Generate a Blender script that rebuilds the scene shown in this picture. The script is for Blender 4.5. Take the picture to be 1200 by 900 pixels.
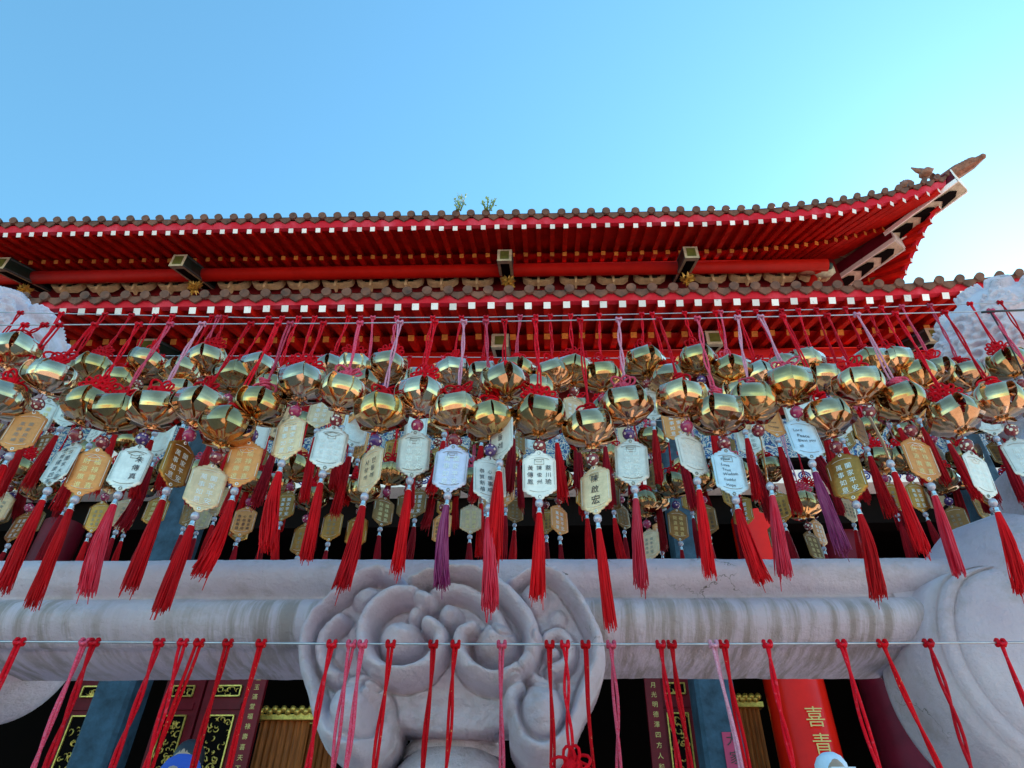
import bpy, math, random
import numpy as np
from mathutils import Vector, Matrix
R = math.radians
for o in list(bpy.data.objects): bpy.data.objects.remove(o)
SC = bpy.context.scene
COL = SC.collection
# ------------------------------------------------------------------ camera
PITCH, FPX, PX, PY = R(39.0), 800.0, 625.0, 450.0
cd = bpy.data.cameras.new('camera'); cam = bpy.data.objects.new('camera', cd); COL.objects.link(cam)
cd.sensor_width = 36.0; cd.lens = 36.0 * FPX / 1200.0; cd.shift_x = -(PX - 600) / 1200.0
cd.clip_start = 0.02; cd.clip_end = 2000
cam.location = (0, 0, 0); cam.rotation_euler = (R(90) + PITCH, 0, 0)
SC.camera = cam
# ------------------------------------------------------------------ sky, sun, exposure
SUN_EL, SUN_AZ = R(34), R(46)          # azimuth measured from +Y towards +X
w = bpy.data.worlds.new('World'); SC.world = w; w.use_nodes = True
nt = w.node_tree; bgn = nt.nodes['Background']
sky = nt.nodes.new('ShaderNodeTexSky'); sky.sky_type = 'NISHITA'; sky.sun_disc = False
sky.sun_elevation = SUN_EL; sky.sun_rotation = SUN_AZ
sky.air_density = 1.5; sky.dust_density = 0.25; sky.ozone_density = 4.0
tn = nt.nodes.new('ShaderNodeMixRGB'); tn.blend_type = 'MULTIPLY'; tn.inputs[0].default_value = 1; tn.inputs[2].default_value = (.71, 1.10, 1.05, 1)
nt.links.new(sky.outputs[0], tn.inputs[1]); nt.links.new(tn.outputs[0], bgn.inputs[0]); bgn.inputs[1].default_value = 0.094
sl = bpy.data.lights.new('sun', 'SUN'); sl.energy = 5.0; sl.angle = R(0.5); sl.color = (1, .95, .87)
so = bpy.data.objects.new('sun', sl); COL.objects.link(so)
sd = Vector((math.sin(SUN_AZ) * math.cos(SUN_EL), math.cos(SUN_AZ) * math.cos(SUN_EL), math.sin(SUN_EL)))
so.rotation_euler = sd.to_track_quat('Z', 'Y').to_euler()
SC.view_settings.view_transform = 'Standard'; SC.view_settings.look = 'None'
SC.view_settings.exposure = 1.62; SC.view_settings.gamma = 1.0
SC.render.engine = 'CYCLES'
SC.cycles.max_bounces = 8; SC.cycles.diffuse_bounces = 4; SC.cycles.glossy_bounces = 5
SC.cycles.use_denoising = True

cP, sP = math.cos(PITCH), math.sin(PITCH)
def at(u, v, y):
    """pixel of the 1200x900 photo -> point on the vertical plane Y = y"""
    a = PY - v; f = FPX * cP - a * sP; up = FPX * sP + a * cP
    k = y / f
    return Vector(((u - PX) * k, y, up * k))

# ------------------------------------------------------------------ helpers
class MB:
    def __init__(s): s.v = []; s.f = []; s.m = []; s.sm = []
    def add(s, vs, fs, mi=0, smooth=False):
        n = len(s.v); s.v += [tuple(p) for p in vs]
        for f in fs: s.f.append(tuple(i + n for i in f)); s.m.append(mi); s.sm.append(smooth)
    def hexa(s, p, mi=0, mis=None):
        """8 points: 0-3 bottom ring, 4-7 top ring"""
        fs = [(3, 2, 1, 0), (4, 5, 6, 7), (0, 1, 5, 4), (1, 2, 6, 5), (2, 3, 7, 6), (3, 0, 4, 7)]
        n = len(s.v); s.v += [tuple(q) for q in p]
        for k, f in enumerate(fs):
            s.f.append(tuple(i + n for i in f)); s.m.append(mis[k] if mis else mi); s.sm.append(False)
    def box(s, x0, x1, y0, y1, z0, z1, mi=0, mis=None):
        s.hexa([(x0, y0, z0), (x1, y0, z0), (x1, y1, z0), (x0, y1, z0),
                (x0, y0, z1), (x1, y0, z1), (x1, y1, z1), (x0, y1, z1)], mi, mis)
    def beam(s, a, b, wd, h, mi=0, up=(0, 0, 1), mis=None):
        """box along a->b (centre line)"""
        a = Vector(a); b = Vector(b); d = (b - a).normalized(); sx = d.cross(Vector(up)).normalized(); uz = sx.cross(d)
        P = []
        for zz in (-h / 2, h / 2):
            P += [a - sx * wd / 2 + uz * zz, a + sx * wd / 2 + uz * zz, b + sx * wd / 2 + uz * zz, b - sx * wd / 2 + uz * zz]
        s.hexa(P, mi, mis)      # faces: bottom, top, start end, side, far end, side
    def tube(s, pts, r, n=6, mi=0, smooth=True, cap=True):
        pts = [Vector(p) for p in pts]; rs = r if isinstance(r, (list, tuple)) else [r] * len(pts)
        V = []; t0 = (pts[1] - pts[0]).normalized(); ref = Vector((0, 0, 1)) if abs(t0.z) < .9 else Vector((1, 0, 0))
        nx = t0.cross(ref).normalized()
        for i, p in enumerate(pts):
            t = (pts[min(i + 1, len(pts) - 1)] - pts[max(i - 1, 0)])
            if t.length < 1e-9: t = t0
            t.normalize(); nx = nx - t * nx.dot(t)
            if nx.length < 1e-6: nx = t.orthogonal()
            nx.normalize(); ny = t.cross(nx)
            for k in range(n):
                a = 2 * math.pi * k / n; V.append(p + (nx * math.cos(a) + ny * math.sin(a)) * rs[i])
        F = []
        for i in range(len(pts) - 1):
            for k in range(n):
                a = i * n + k; b = i * n + (k + 1) % n; F.append((a, b, b + n, a + n))
        if cap: F.append(tuple(range(n - 1, -1, -1))); F.append(tuple((len(pts) - 1) * n + k for k in range(n)))
        s.add(V, F, mi, smooth)
    def lathe(s, prof, n=24, c=(0, 0, 0), mi=0, smooth=True, axis='Z'):
        V = []; F = []
        for r, z in prof:
            for k in range(n):
                a = 2 * math.pi * k / n; x, y = r * math.cos(a), r * math.sin(a)
                p = (x, y, z) if axis == 'Z' else ((x, z, y) if axis == 'Y' else (z, x, y))
                V.append((c[0] + p[0], c[1] + p[1], c[2] + p[2]))
        for i in range(len(prof) - 1):
            for k in range(n):
                a = i * n + k; b = i * n + (k + 1) % n; F.append((a, b, b + n, a + n))
        s.add(V, F, mi, smooth)
    def prism(s, poly, y0, y1, mi=0, mis=None):
        """poly of (x,z), extruded y0..y1"""
        n = len(poly); V = [(x, y0, z) for x, z in poly] + [(x, y1, z) for x, z in poly]
        F = [tuple(range(n)), tuple(range(2 * n - 1, n - 1, -1))]
        F += [(i, i + n, (i + 1) % n + n, (i + 1) % n) for i in range(n)]
        s.add(V, F, mi)
    def ball(s, c, r, n=12, mi=0, sc=(1, 1, 1)):
        pr = []; V = []; F = []; m = n // 2 + 1
        for i in range(m):
            th = math.pi * i / (m - 1)
            for k in range(n):
                a = 2 * math.pi * k / n
                V.append((c[0] + r * sc[0] * math.sin(th) * math.cos(a), c[1] + r * sc[1] * math.sin(th) * math.sin(a), c[2] + r * sc[2] * math.cos(th)))
        for i in range(m - 1):
            for k in range(n):
                a = i * n + k; b = i * n + (k + 1) % n; F.append((a, b, b + n, a + n))
        s.add(V, F, mi, True)
    def mesh(s, name, mats):
        me = bpy.data.meshes.new(name); me.from_pydata(s.v, [], s.f)
        me.polygons.foreach_set('material_index', s.m); me.polygons.foreach_set('use_smooth', s.sm)
        for m in (mats if isinstance(mats, (list, tuple)) else [mats]): me.materials.append(m)
        me.update(); return me
    def build(s, name, mats, parent=None, loc=None):
        return obj(name, s.mesh(name, mats), parent, loc)
def obj(name, me, parent=None, loc=None):
    o = bpy.data.objects.new(name, me); COL.objects.link(o)
    if parent: o.parent = parent
    if loc is not None: o.location = loc
    return o
def tag(o, label, cat, group=None):
    o['label'] = label; o['category'] = cat
    if group: o['group'] = group
    return o
def thing(name, label, cat, loc=(0, 0, 0), group=None):
    o = bpy.data.objects.new(name, None); COL.objects.link(o); o.location = loc; o.empty_display_size = .1
    return tag(o, label, cat, group)
def recalc(o):
    import bmesh
    bm = bmesh.new(); bm.from_mesh(o.data); bmesh.ops.recalc_face_normals(bm, faces=bm.faces); bm.to_mesh(o.data); bm.free(); return o

# ------------------------------------------------------------------ materials
def mat(name, col, rough=.5, metal=0, var=0, scale=8, bump=0, bscale=40, spec=None, sc3=(1, 1, 1), coat=0, col2=None, thresh=(.35, .65)):
    m = bpy.data.materials.new(name); m.use_nodes = True; t = m.node_tree; b = t.nodes['Principled BSDF']
    c = tuple(col) + (1,)
    b.inputs['Base Color'].default_value = c; b.inputs['Roughness'].default_value = rough; b.inputs['Metallic'].default_value = metal
    if coat: b.inputs['Coat Weight'].default_value = coat; b.inputs['Coat Roughness'].default_value = .12
    if spec is not None: b.inputs['Specular IOR Level'].default_value = spec
    tc = t.nodes.new('ShaderNodeTexCoord'); mp = t.nodes.new('ShaderNodeMapping'); mp.inputs['Scale'].default_value = sc3
    t.links.new(tc.outputs['Object'], mp.inputs[0])
    if var or col2:
        n = t.nodes.new('ShaderNodeTexNoise'); n.inputs['Scale'].default_value = scale; n.inputs['Detail'].default_value = 6
        n.inputs['Roughness'].default_value = .65
        t.links.new(mp.outputs[0], n.inputs[0])
        rp = t.nodes.new('ShaderNodeValToRGB'); e = rp.color_ramp.elements
        e[0].position, e[1].position = thresh
        if col2: e[0].color = tuple(col2) + (1,)
        else: e[0].color = tuple(x * (1 - var) for x in col) + (1,)
        e[1].color = tuple(min(1, x * (1 + var * .4)) for x in col) + (1,)
        t.links.new(n.outputs['Fac'], rp.inputs[0]); t.links.new(rp.outputs[0], b.inputs['Base Color'])
    if bump:
        n2 = t.nodes.new('ShaderNodeTexNoise'); n2.inputs['Scale'].default_value = bscale; n2.inputs['Detail'].default_value = 5
        t.links.new(mp.outputs[0], n2.inputs[0])
        bp = t.nodes.new('ShaderNodeBump'); bp.inputs['Strength'].default_value = bump; bp.inputs['Distance'].default_value = .02
        t.links.new(n2.outputs['Fac'], bp.inputs['Height']); t.links.new(bp.outputs[0], b.inputs['Normal'])
    return m
M = {}
M['soffit'] = mat('red_soffit', (.58, .014, .010), .5, spec=.08, var=.3, scale=3, bump=.15, bscale=9)
M['rafter'] = mat('red_rafter', (.74, .018, .010), .55, spec=.08, var=.3, scale=5)
M['fascia'] = mat('crimson_fascia', (.62, .02, .04), .4, spec=.08, col2=(.78, .09, .14), scale=2.2, thresh=(.33, .5), sc3=(1, 1, .6))
M['purlin'] = mat('red_purlin', (.58, .012, .006), .5, spec=.08, var=.15, scale=3)
M['maroon'] = mat('maroon_board', (.13, .006, .018), .45, spec=.22, var=.3, scale=4)
M['darkred'] = mat('dark_red_wall', (.22, .008, .012), .55, var=.4, scale=3)
M['white'] = mat('white_paint', (.84, .80, .78), .5, var=.45, scale=14, thresh=(.28, .42))
M['orange'] = mat('orange_gilt_paint', (.80, .26, .03), .5, var=.3, scale=30)
M['cream'] = mat('cream_outline_paint', (.62, .56, .40), .5, var=.3, scale=12)
M['goldcream'] = mat('gold_cream_paint', (.85, .66, .36), .45, var=.25, scale=12)
M['green'] = mat('dark_green_paint', (.012, .045, .035), .45, var=.4, scale=9)
M['teal'] = mat('blue_grey_paint', (.10, .14, .16), .5, var=.4, scale=9)
M['olive'] = mat('olive_paint', (.13, .15, .03), .5, var=.4, scale=9)
M['black'] = mat('black_paint_and_shade', (.006, .004, .004), .8, spec=.05)  # black paint; also the darkness of unlit rooms put into colour
M['gilt'] = mat('gilt_carving', (.80, .52, .12), .35, metal=.6, var=.4, scale=30)
M['tile'] = mat('brown_glazed_tile', (.26, .115, .075), .5, spec=.2, col2=(.07, .042, .036), scale=6, bump=.3, bscale=14, thresh=(.3, .7))
M['terra'] = mat('terracotta_ornament', (.36, .14, .08), .6, var=.5, scale=14, bump=.4, bscale=30)
M['bluestone'] = mat('blue_grey_column_stone', (.035, .075, .125), .6, spec=.2, var=.5, scale=5, bump=.3, bscale=20)
M['redcol'] = mat('red_lacquer_column', (.80, .012, .003), .25, spec=.25, var=.1, scale=4, coat=.08)
M['door'] = mat('maroon_door_paint', (.17, .005, .014), .45, spec=.2, var=.25, scale=4)
M['cloth'] = mat('orange_altar_cloth', (.42, .10, .01), .7, var=.5, scale=16, sc3=(3, 3, .3))
M['paperred'] = mat('crimson_paper', (.42, .03, .10), .7)
M['ink'] = mat('black_ink', (.012, .012, .014), .5)
M['palegold'] = mat('pale_gold_lettering', (.62, .42, .14), .4, metal=.3)
M['steel'] = mat('galvanised_wire', (.55, .56, .60), .35, metal=.9, var=.2, scale=60)
M['blackwire'] = mat('black_wire', (.02, .02, .025), .5)
M['knot'] = mat('red_knot_cord', (.72, .004, .015), .6, spec=.1, bump=.4, bscale=900)
M['cord_red'] = mat('red_cord', (.74, .005, .018), .6, spec=.1, col2=(.78, .05, .08), scale=260, thresh=(.36, .44), bump=.4, bscale=900)
M['cord_pink'] = mat('pink_cord', (.74, .02, .07), .65, spec=.1, col2=(.80, .16, .26), scale=700, thresh=(.35, .65), bump=.4, bscale=900)
M['cord_pale'] = mat('pale_faded_cord', (.74, .20, .32), .6, col2=(.80, .42, .55), scale=700, thresh=(.35, .65), bump=.4, bscale=900)
M['cord_gold'] = mat('red_cord_with_gold_thread', (.70, .004, .012), .6, spec=.1, col2=(.95, .50, .22), scale=420, thresh=(.30, .36), bump=.5, bscale=900)
M['t_red'] = mat('red_tassel_silk', (.66, .003, .008), .55, spec=.15, var=.35, scale=120, sc3=(1, 1, .12))
M['t_deep'] = mat('deep_red_tassel_silk', (.36, .003, .012), .55, spec=.15, var=.35, scale=120, sc3=(1, 1, .12))
M['t_pink'] = mat('faded_rose_tassel_silk', (.62, .008, .03), .55, spec=.15, col2=(.68, .06, .10), scale=160, sc3=(1, 1, .1), thresh=(.35, .6))
M['t_purple'] = mat('purple_tassel_silk', (.20, .008, .08), .55, spec=.15, col2=(.40, .09, .20), scale=160, sc3=(1, 1, .1), thresh=(.35, .6))
M['silver'] = mat('silver_cap', (.80, .78, .76), .25, metal=.95)
M['pearl'] = mat('grey_pearl', (.50, .48, .58), .25, metal=.3, coat=.5)
M['p_silver'] = mat('silver_plaque_metal', (.86, .80, .74), .42, metal=.45, var=.16, scale=70, bump=.08, bscale=300)
M['p_white'] = mat('white_plaque_metal', (.94, .90, .84), .5, metal=.25, var=.10, scale=70, bump=.08, bscale=300)
M['p_blue'] = mat('pale_blue_plaque_metal', (.62, .76, .88), .45, metal=.35, var=.12, scale=70, bump=.08, bscale=300)
M['p_lilac'] = mat('lilac_plaque_metal', (.68, .66, .84), .42, metal=.4, var=.12, scale=70, bump=.08, bscale=300)
M['p_gold'] = mat('gold_plaque_metal', (.92, .60, .35), .38, metal=.5, var=.22, scale=60, bump=.08, bscale=300)
M['p_orangelit'] = mat('orange_lit_plaque_metal', (.98, .37, .11), .42, metal=.35, var=.18, scale=60, bump=.08, bscale=300)  # orange reflected from the red surroundings, put into the plate colour
M['p_amber'] = mat('amber_plaque_metal', (.60, .24, .05), .28, metal=.75, var=.3, scale=50, bump=.08, bscale=300)
M['emboss'] = mat('embossed_bright_line', (.95, .93, .86), .35, metal=.4)
M['embossdim'] = mat('embossed_dark_line', (.30, .28, .24), .4, metal=.5)
M['embossgold'] = mat('embossed_gold_line', (.98, .72, .30), .3, metal=.5)
M['pen'] = mat('handwriting_ink', (.02, .02, .03), .5)
M['stain'] = mat('brown_stain_streak', (.30, .20, .12), .6)

def brass(name, c1, c2):
    m = mat(name, c1, .17, metal=1, col2=c2, scale=30, thresh=(.3, .75)); t = m.node_tree; b = t.nodes['Principled BSDF']
    tc = t.nodes.new('ShaderNodeTexCoord'); n = t.nodes.new('ShaderNodeTexNoise'); n.inputs['Scale'].default_value = 90; n.inputs['Detail'].default_value = 6
    t.links.new(tc.outputs['Object'], n.inputs[0])
    b.inputs['Coat Weight'].default_value = 1.0; b.inputs['Coat Roughness'].default_value = .08; b.inputs['Coat IOR'].default_value = 1.7
    r = t.nodes.new('ShaderNodeMapRange'); r.inputs['To Min'].default_value = .05; r.inputs['To Max'].default_value = .24
    t.links.new(n.outputs['Fac'], r.inputs['Value']); t.links.new(r.outputs[0], b.inputs['Roughness'])
    bp = t.nodes.new('ShaderNodeBump'); bp.inputs['Strength'].default_value = .10; bp.inputs['Distance'].default_value = .002
    n3 = t.nodes.new('ShaderNodeTexNoise'); n3.inputs['Scale'].default_value = 130; t.links.new(tc.outputs['Object'], n3.inputs[0])
    t.links.new(n3.outputs['Fac'], bp.inputs['Height']); t.links.new(bp.outputs[0], b.inputs['Normal'])
    return m
M['brass4'] = brass('shade_tinted_brass', (.50, .28, .07), (.30, .15, .04))  # darker brass: shade of the rear rows put into its colour
M['p_shade'] = mat('shade_tinted_plaque_metal', (.36, .17, .05), .45, metal=.5, var=.4, scale=40)  # plate colour darkened in place of shade on the rear rows
M['brass1'] = brass('polished_brass', (.96, .55, .26), (.58, .27, .09))
M['brass2'] = brass('warm_brass', (.86, .46, .13), (.44, .20, .05))
M['brass3'] = brass('pale_brass', (.97, .65, .42), (.66, .37, .17))

def bead_mat(name, c1, c2, c3):
    m = mat(name, c1, .2, coat=.6); t = m.node_tree; b = t.nodes['Principled BSDF']
    tc = t.nodes.new('ShaderNodeTexCoord'); v = t.nodes.new('ShaderNodeTexVoronoi'); v.inputs['Scale'].default_value = 190
    t.links.new(tc.outputs['Object'], v.inputs[0]); rp = t.nodes.new('ShaderNodeValToRGB'); e = rp.color_ramp.elements
    e[0].position = .30; e[0].color = c2 + (1,); e[1].position = .36; e[1].color = c1 + (1,)
    x = e.new(.14); x.color = c3 + (1,); rp.color_ramp.interpolation = 'CONSTANT'
    t.links.new(v.outputs['Distance'], rp.inputs[0]); t.links.new(rp.outputs[0], b.inputs['Base Color']); return m
M['bead_red'] = bead_mat('dark_red_bead', (.20, .008, .02), (.35, .03, .06), (.75, .5, .4))
M['bead_purple'] = bead_mat('purple_bead', (.07, .02, .14), (.14, .05, .25), (.7, .55, .5))
M['bead_rose'] = bead_mat('rose_bead', (.38, .02, .10), (.6, .15, .25), (.85, .6, .55))
M['bead_pale'] = bead_mat('floral_bead', (.22, .02, .03), (.75, .72, .55), (.85, .8, .7))

def stone_mat(name, drip):
    m = bpy.data.materials.new(name); m.use_nodes = True; t = m.node_tree; b = t.nodes['Principled BSDF']; L = t.links.new
    b.inputs['Roughness'].default_value = .62; b.inputs['Specular IOR Level'].default_value = .35
    tc = t.nodes.new('ShaderNodeTexCoord')
    def noise(sc, det=6, scale3=None, ro=.6):
        n = t.nodes.new('ShaderNodeTexNoise'); n.inputs['Scale'].default_value = sc; n.inputs['Detail'].default_value = det; n.inputs['Roughness'].default_value = ro
        if scale3:
            mp = t.nodes.new('ShaderNodeMapping'); mp.inputs['Scale'].default_value = scale3; L(tc.outputs['Object'], mp.inputs[0]); L(mp.outputs[0], n.inputs[0])
        else: L(tc.outputs['Object'], n.inputs[0])
        return n
    def ramp(a, c0, bb, c1):
        r = t.nodes.new('ShaderNodeValToRGB'); e = r.color_ramp.elements; e[0].position = a; e[0].color = c0; e[1].position = bb; e[1].color = c1; return r
    base = ramp(.3, (.76, .62, .74, 1), .7, (.92, .82, .93, 1)); L(noise(7, 8).outputs['Fac'], base.inputs[0])
    st = ramp(.52, (0, 0, 0, 1), .74, (1, 1, 1, 1)); L(noise(13, 7, None, .7).outputs['Fac'], st.inputs[0])
    mx = t.nodes.new('ShaderNodeMixRGB'); mx.inputs[2].default_value = (.36, .27, .21, 1); L(base.outputs[0], mx.inputs[1])
    ml = t.nodes.new('ShaderNodeMath'); ml.operation = 'MULTIPLY'; ml.inputs[1].default_value = .5; L(st.outputs[0], ml.inputs[0]); L(ml.outputs[0], mx.inputs[0])
    last = mx
    if drip:
        d = ramp(.44, (0, 0, 0, 1), .60, (1, 1, 1, 1)); L(noise(1, 6, (62, 8, 3.5), .65).outputs['Fac'], d.inputs[0])
        g = t.nodes.new('ShaderNodeSeparateXYZ'); L(tc.outputs['Object'], g.inputs[0])
        mr = t.nodes.new('ShaderNodeMapRange'); mr.inputs['From Min'].default_value = .378; mr.inputs['From Max'].default_value = .352; L(g.outputs['Z'], mr.inputs['Value'])
        nn = ramp(.25, (0, 0, 0, 1), .5, (1, 1, 1, 1)); L(noise(4, 3).outputs['Fac'], nn.inputs[0])
        m1 = t.nodes.new('ShaderNodeMath'); m1.operation = 'MULTIPLY'; L(d.outputs[0], m1.inputs[0]); L(mr.outputs[0], m1.inputs[1])
        m2 = t.nodes.new('ShaderNodeMath'); m2.operation = 'MULTIPLY'; L(m1.outputs[0], m2.inputs[0]); L(nn.outputs[0], m2.inputs[1])
        m3 = t.nodes.new('ShaderNodeMath'); m3.operation = 'MULTIPLY'; m3.inputs[1].default_value = .6; L(m2.outputs[0], m3.inputs[0])
        mx2 = t.nodes.new('ShaderNodeMixRGB'); mx2.inputs[2].default_value = (.30, .22, .15, 1); L(last.outputs[0], mx2.inputs[1]); L(m3.outputs[0], mx2.inputs[0]); last = mx2
    # hairline cracks and chips
    vo = t.nodes.new('ShaderNodeTexVoronoi'); vo.feature = 'DISTANCE_TO_EDGE'; vo.inputs['Scale'].default_value = 9
    mpw = t.nodes.new('ShaderNodeMapping'); L(tc.outputs['Object'], mpw.inputs[0])
    nw = noise(9, 5); va = t.nodes.new('ShaderNodeVectorMath'); va.operation = 'MULTIPLY_ADD'; va.inputs[1].default_value = (.16, .16, .16)
    L(nw.outputs['Color'], va.inputs[0]); L(mpw.outputs[0], va.inputs[2]); L(va.outputs[0], vo.inputs[0])
    cr = ramp(.0, (1, 1, 1, 1), .007, (0, 0, 0, 1)); L(vo.outputs['Distance'], cr.inputs[0])
    cm = ramp(.60, (0, 0, 0, 1), .66, (1, 1, 1, 1)); L(noise(5, 2).outputs['Fac'], cm.inputs[0])
    m4 = t.nodes.new('ShaderNodeMath'); m4.operation = 'MULTIPLY'; L(cr.outputs[0], m4.inputs[0]); L(cm.outputs[0], m4.inputs[1])
    mx3 = t.nodes.new('ShaderNodeMixRGB'); mx3.inputs[2].default_value = (.16, .13, .11, 1); L(last.outputs[0], mx3.inputs[1]); L(m4.outputs[0], mx3.inputs[0])
    L(mx3.outputs[0], b.inputs['Base Color'])
    bp = t.nodes.new('ShaderNodeBump'); bp.inputs['Strength'].default_value = 1.0; bp.inputs['Distance'].default_value = .009; 
    hm = t.nodes.new('ShaderNodeMath'); hm.operation = 'MULTIPLY_ADD'; hm.inputs[1].default_value = .5; L(noise(140, 6, None, .75).outputs['Fac'], hm.inputs[0]); L(noise(26, 8, None, .75).outputs['Fac'], hm.inputs[2]); L(hm.outputs[0], bp.inputs['Height'])
    bp2 = t.nodes.new('ShaderNodeBump'); bp2.inputs['Strength'].default_value = .6; bp2.inputs['Distance'].default_value = .003; bp2.invert = True
    L(m4.outputs[0], bp2.inputs['Height']); L(bp.outputs[0], bp2.inputs['Normal']); L(bp2.outputs[0], b.inputs['Normal'])
    return m
M['stone'] = stone_mat('weathered_white_stone', False)
M['stonedrip'] = stone_mat('weathered_white_stone_streaked', True)

def vary(m, lo, hi):
    t = m.node_tree; b = t.nodes['Principled BSDF']; h = t.nodes.new('ShaderNodeHueSaturation'); oi = t.nodes.new('ShaderNodeObjectInfo')
    mr = t.nodes.new('ShaderNodeMapRange'); mr.inputs['To Min'].default_value = lo; mr.inputs['To Max'].default_value = hi
    t.links.new(oi.outputs['Random'], mr.inputs['Value']); t.links.new(mr.outputs[0], h.inputs['Value'])
    bc = b.inputs['Base Color']
    if bc.is_linked: src = bc.links[0].from_socket; t.links.new(src, h.inputs['Color'])
    else: h.inputs['Color'].default_value = bc.default_value
    t.links.new(h.outputs[0], bc)
for k_ in ('rafter', 'white', 'orange'): vary(M[k_], .72, 1.12)
for k_ in ('t_red', 't_deep', 't_pink', 'cord_red', 'cord_pink', 'cord_gold', 'knot'): vary(M[k_], .74, 1.2)
for k_ in ('brass1', 'brass2', 'brass3', 'brass4'): vary(M[k_], .72, 1.08)
for k_ in ('p_silver', 'p_white', 'p_gold', 'p_orangelit', 'p_amber', 'p_shade'): vary(M[k_], .78, 1.06)

# ------------------------------------------------------------------ text meshes
_tc = {}
def text_mesh(cols, size, mt, vertical=True, gap=1.25, slant=0, key=''):
    """cols: list of strings. vertical: each string one column, first column rightmost"""
    k = (tuple(cols), size, mt.name, vertical)
    if k in _tc: return _tc[k]
    mb = MB(); dg = None
    for ci, s in enumerate(cols):
        items = list(s) if vertical else [s]
        for ri, ch in enumerate(items):
            c = bpy.data.curves.new('t', 'FONT'); c.body = ch; c.size = size; c.resolution_u = 2; c.shear = slant
            c.align_x = 'CENTER' if vertical else 'LEFT'; c.align_y = 'CENTER'
            to = bpy.data.objects.new('t', c); COL.objects.link(to)
            bpy.context.view_layer.update()
            me = to.evaluated_get(bpy.context.evaluated_depsgraph_get()).to_mesh()
            rr = random.Random(sum(map(ord, s)) * 31 + ri * 7 + ci)
            if vertical:
                ox = ((len(cols) - 1) / 2 - ci) * size * gap * 1.15 + rr.uniform(-.05, .05) * size; oz = ((len(items) - 1) / 2 - ri) * size * gap
            else:
                ox = -size * 1.6 + rr.uniform(-.2, .3) * size; oz = ((len(cols) - 1) / 2 - ci) * size * gap
            ja = rr.uniform(-.10, .10) if mt.name in ('handwriting_ink', 'embossed_dark_line') else 0; js = 1 + rr.uniform(-.14, .1) if ja else 1
            jc, jn = math.cos(ja) * js, math.sin(ja) * js
            mb.add([(v.co.x * jc - v.co.y * jn + ox, 0, v.co.x * jn * 1.6 + v.co.y * jc + oz) for v in me.vertices], [tuple(p.vertices) for p in me.polygons])
            to.to_mesh_clear() if False else None
            bpy.data.objects.remove(to); bpy.data.curves.remove(c)
    m = mb.mesh('writing', mt); _tc[k] = m; return m

# ------------------------------------------------------------------ ground
gm = mat('plaza_paving', (.42, .30, .25), .8, var=.25, scale=.8, bump=.2, bscale=6)
t = gm.node_tree; bk = t.nodes.new('ShaderNodeTexBrick'); bk.inputs['Scale'].default_value = 1.6
bk.inputs['Color1'].default_value = (.44, .32, .27, 1); bk.inputs['Color2'].default_value = (.38, .275, .23, 1); bk.inputs['Mortar'].default_value = (.12, .11, .1, 1)
bk.inputs['Mortar Size'].default_value = .012
tcg = t.nodes.new('ShaderNodeTexCoord'); t.links.new(tcg.outputs['Object'], bk.inputs[0]); t.links.new(bk.outputs[0], t.nodes['Principled BSDF'].inputs['Base Color'])
mb = MB(); mb.add([(-900, -900, -.95), (900, -900, -.95), (900, 900, -.95), (-900, 900, -.95)], [(0, 1, 2, 3)])
g = mb.build('ground', gm); g['kind'] = 'structure'
mb = MB(); mb.box(-17, 12, 4.3, 26, -.949, -.80); g = mb.build('temple_terrace', gm); g['kind'] = 'structure'

# ------------------------------------------------------------------ temple
T = thing('temple', 'red Chinese temple with double upturned tiled eaves behind the chimes', 'temple', (0, 0, 0))
T.rotation_euler = (0, 0, R(-1.15))
XC = -3.3
class Eave:
    def __init__(s, yE, zR, xR, yW, zW, xWall, x0, L, A, side_fl, tile_sp, raf_sp, raf_w):
        s.yE, s.zR, s.xR, s.yW, s.zW, s.xWall, s.x0, s.L, s.A, s.fl = yE, zR, xR, yW, zW, xWall, x0, L, A, side_fl
        s.tile_sp, s.raf_sp, s.rw = tile_sp, raf_sp, raf_w
        s.xL = 2 * XC - xR
    def mir(s, x): return x if x >= XC else 2 * XC - x
    def dz(s, x):
        x = s.mir(x); return s.A * max(0, (x - s.x0) / s.L) ** 2.2
    def pe(s, x, up=0, out=0):       # eave point (bottom of rafter ends)
        return Vector((x, s.yE - out, s.zR + s.dz(x) + up))
    def fan(s, x):
        m = s.mir(x); xs = s.xWall - 1.9
        r = m if m < xs else xs + (m - xs) * (s.xWall - xs) / (s.xR - xs)
        return r if x >= XC else 2 * XC - r
    def pw(s, x, up=0):       # inner point over the wall for the rafter of eave position x
        return Vector((s.fan(x), s.yW, s.zW + s.dz(x) * .28 + up))
    # the right-hand side eave, running back from the corner
    def se(s, t, up=0, out=0):
        xx = s.xR - t
        z = s.zR + s.dz(xx) + up
        return Vector((s.xR - s.fl * (1 - math.exp(-t / .8)) + out, s.yE + t, z))
    def sw(s, t, up=0):
        m = s.xR - t; xs = s.xWall - 1.9
        r = m if m < xs else xs + (m - xs) * (s.xWall - xs) / (s.xR - xs)
        return Vector((s.xWall, s.yW + (s.xWall - r), s.zW + s.dz(m) * .28 + up))

UP = Eave(6.80, 8.66, 6.80, 8.75, 9.62, 5.30, 2.6, 4.2, .90, .50, .237, .218, .074)
LO = Eave(6.00, 6.08, 8.60, 8.05, 6.97, 7.2, 3.5, 5.0, .80, .50, .255, .235, .086)

def rafter(E, A, B, wd, h, name, endmat, lift=0):
    mb = MB(); mb.beam(A + Vector((0, 0, h / 2 + lift)), B + Vector((0, 0, h / 2 + lift)), wd, h, 0, mis=[0, 0, 1, 0, 0, 0])
    return mb.build(name, [M['rafter'], endmat], T)

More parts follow.
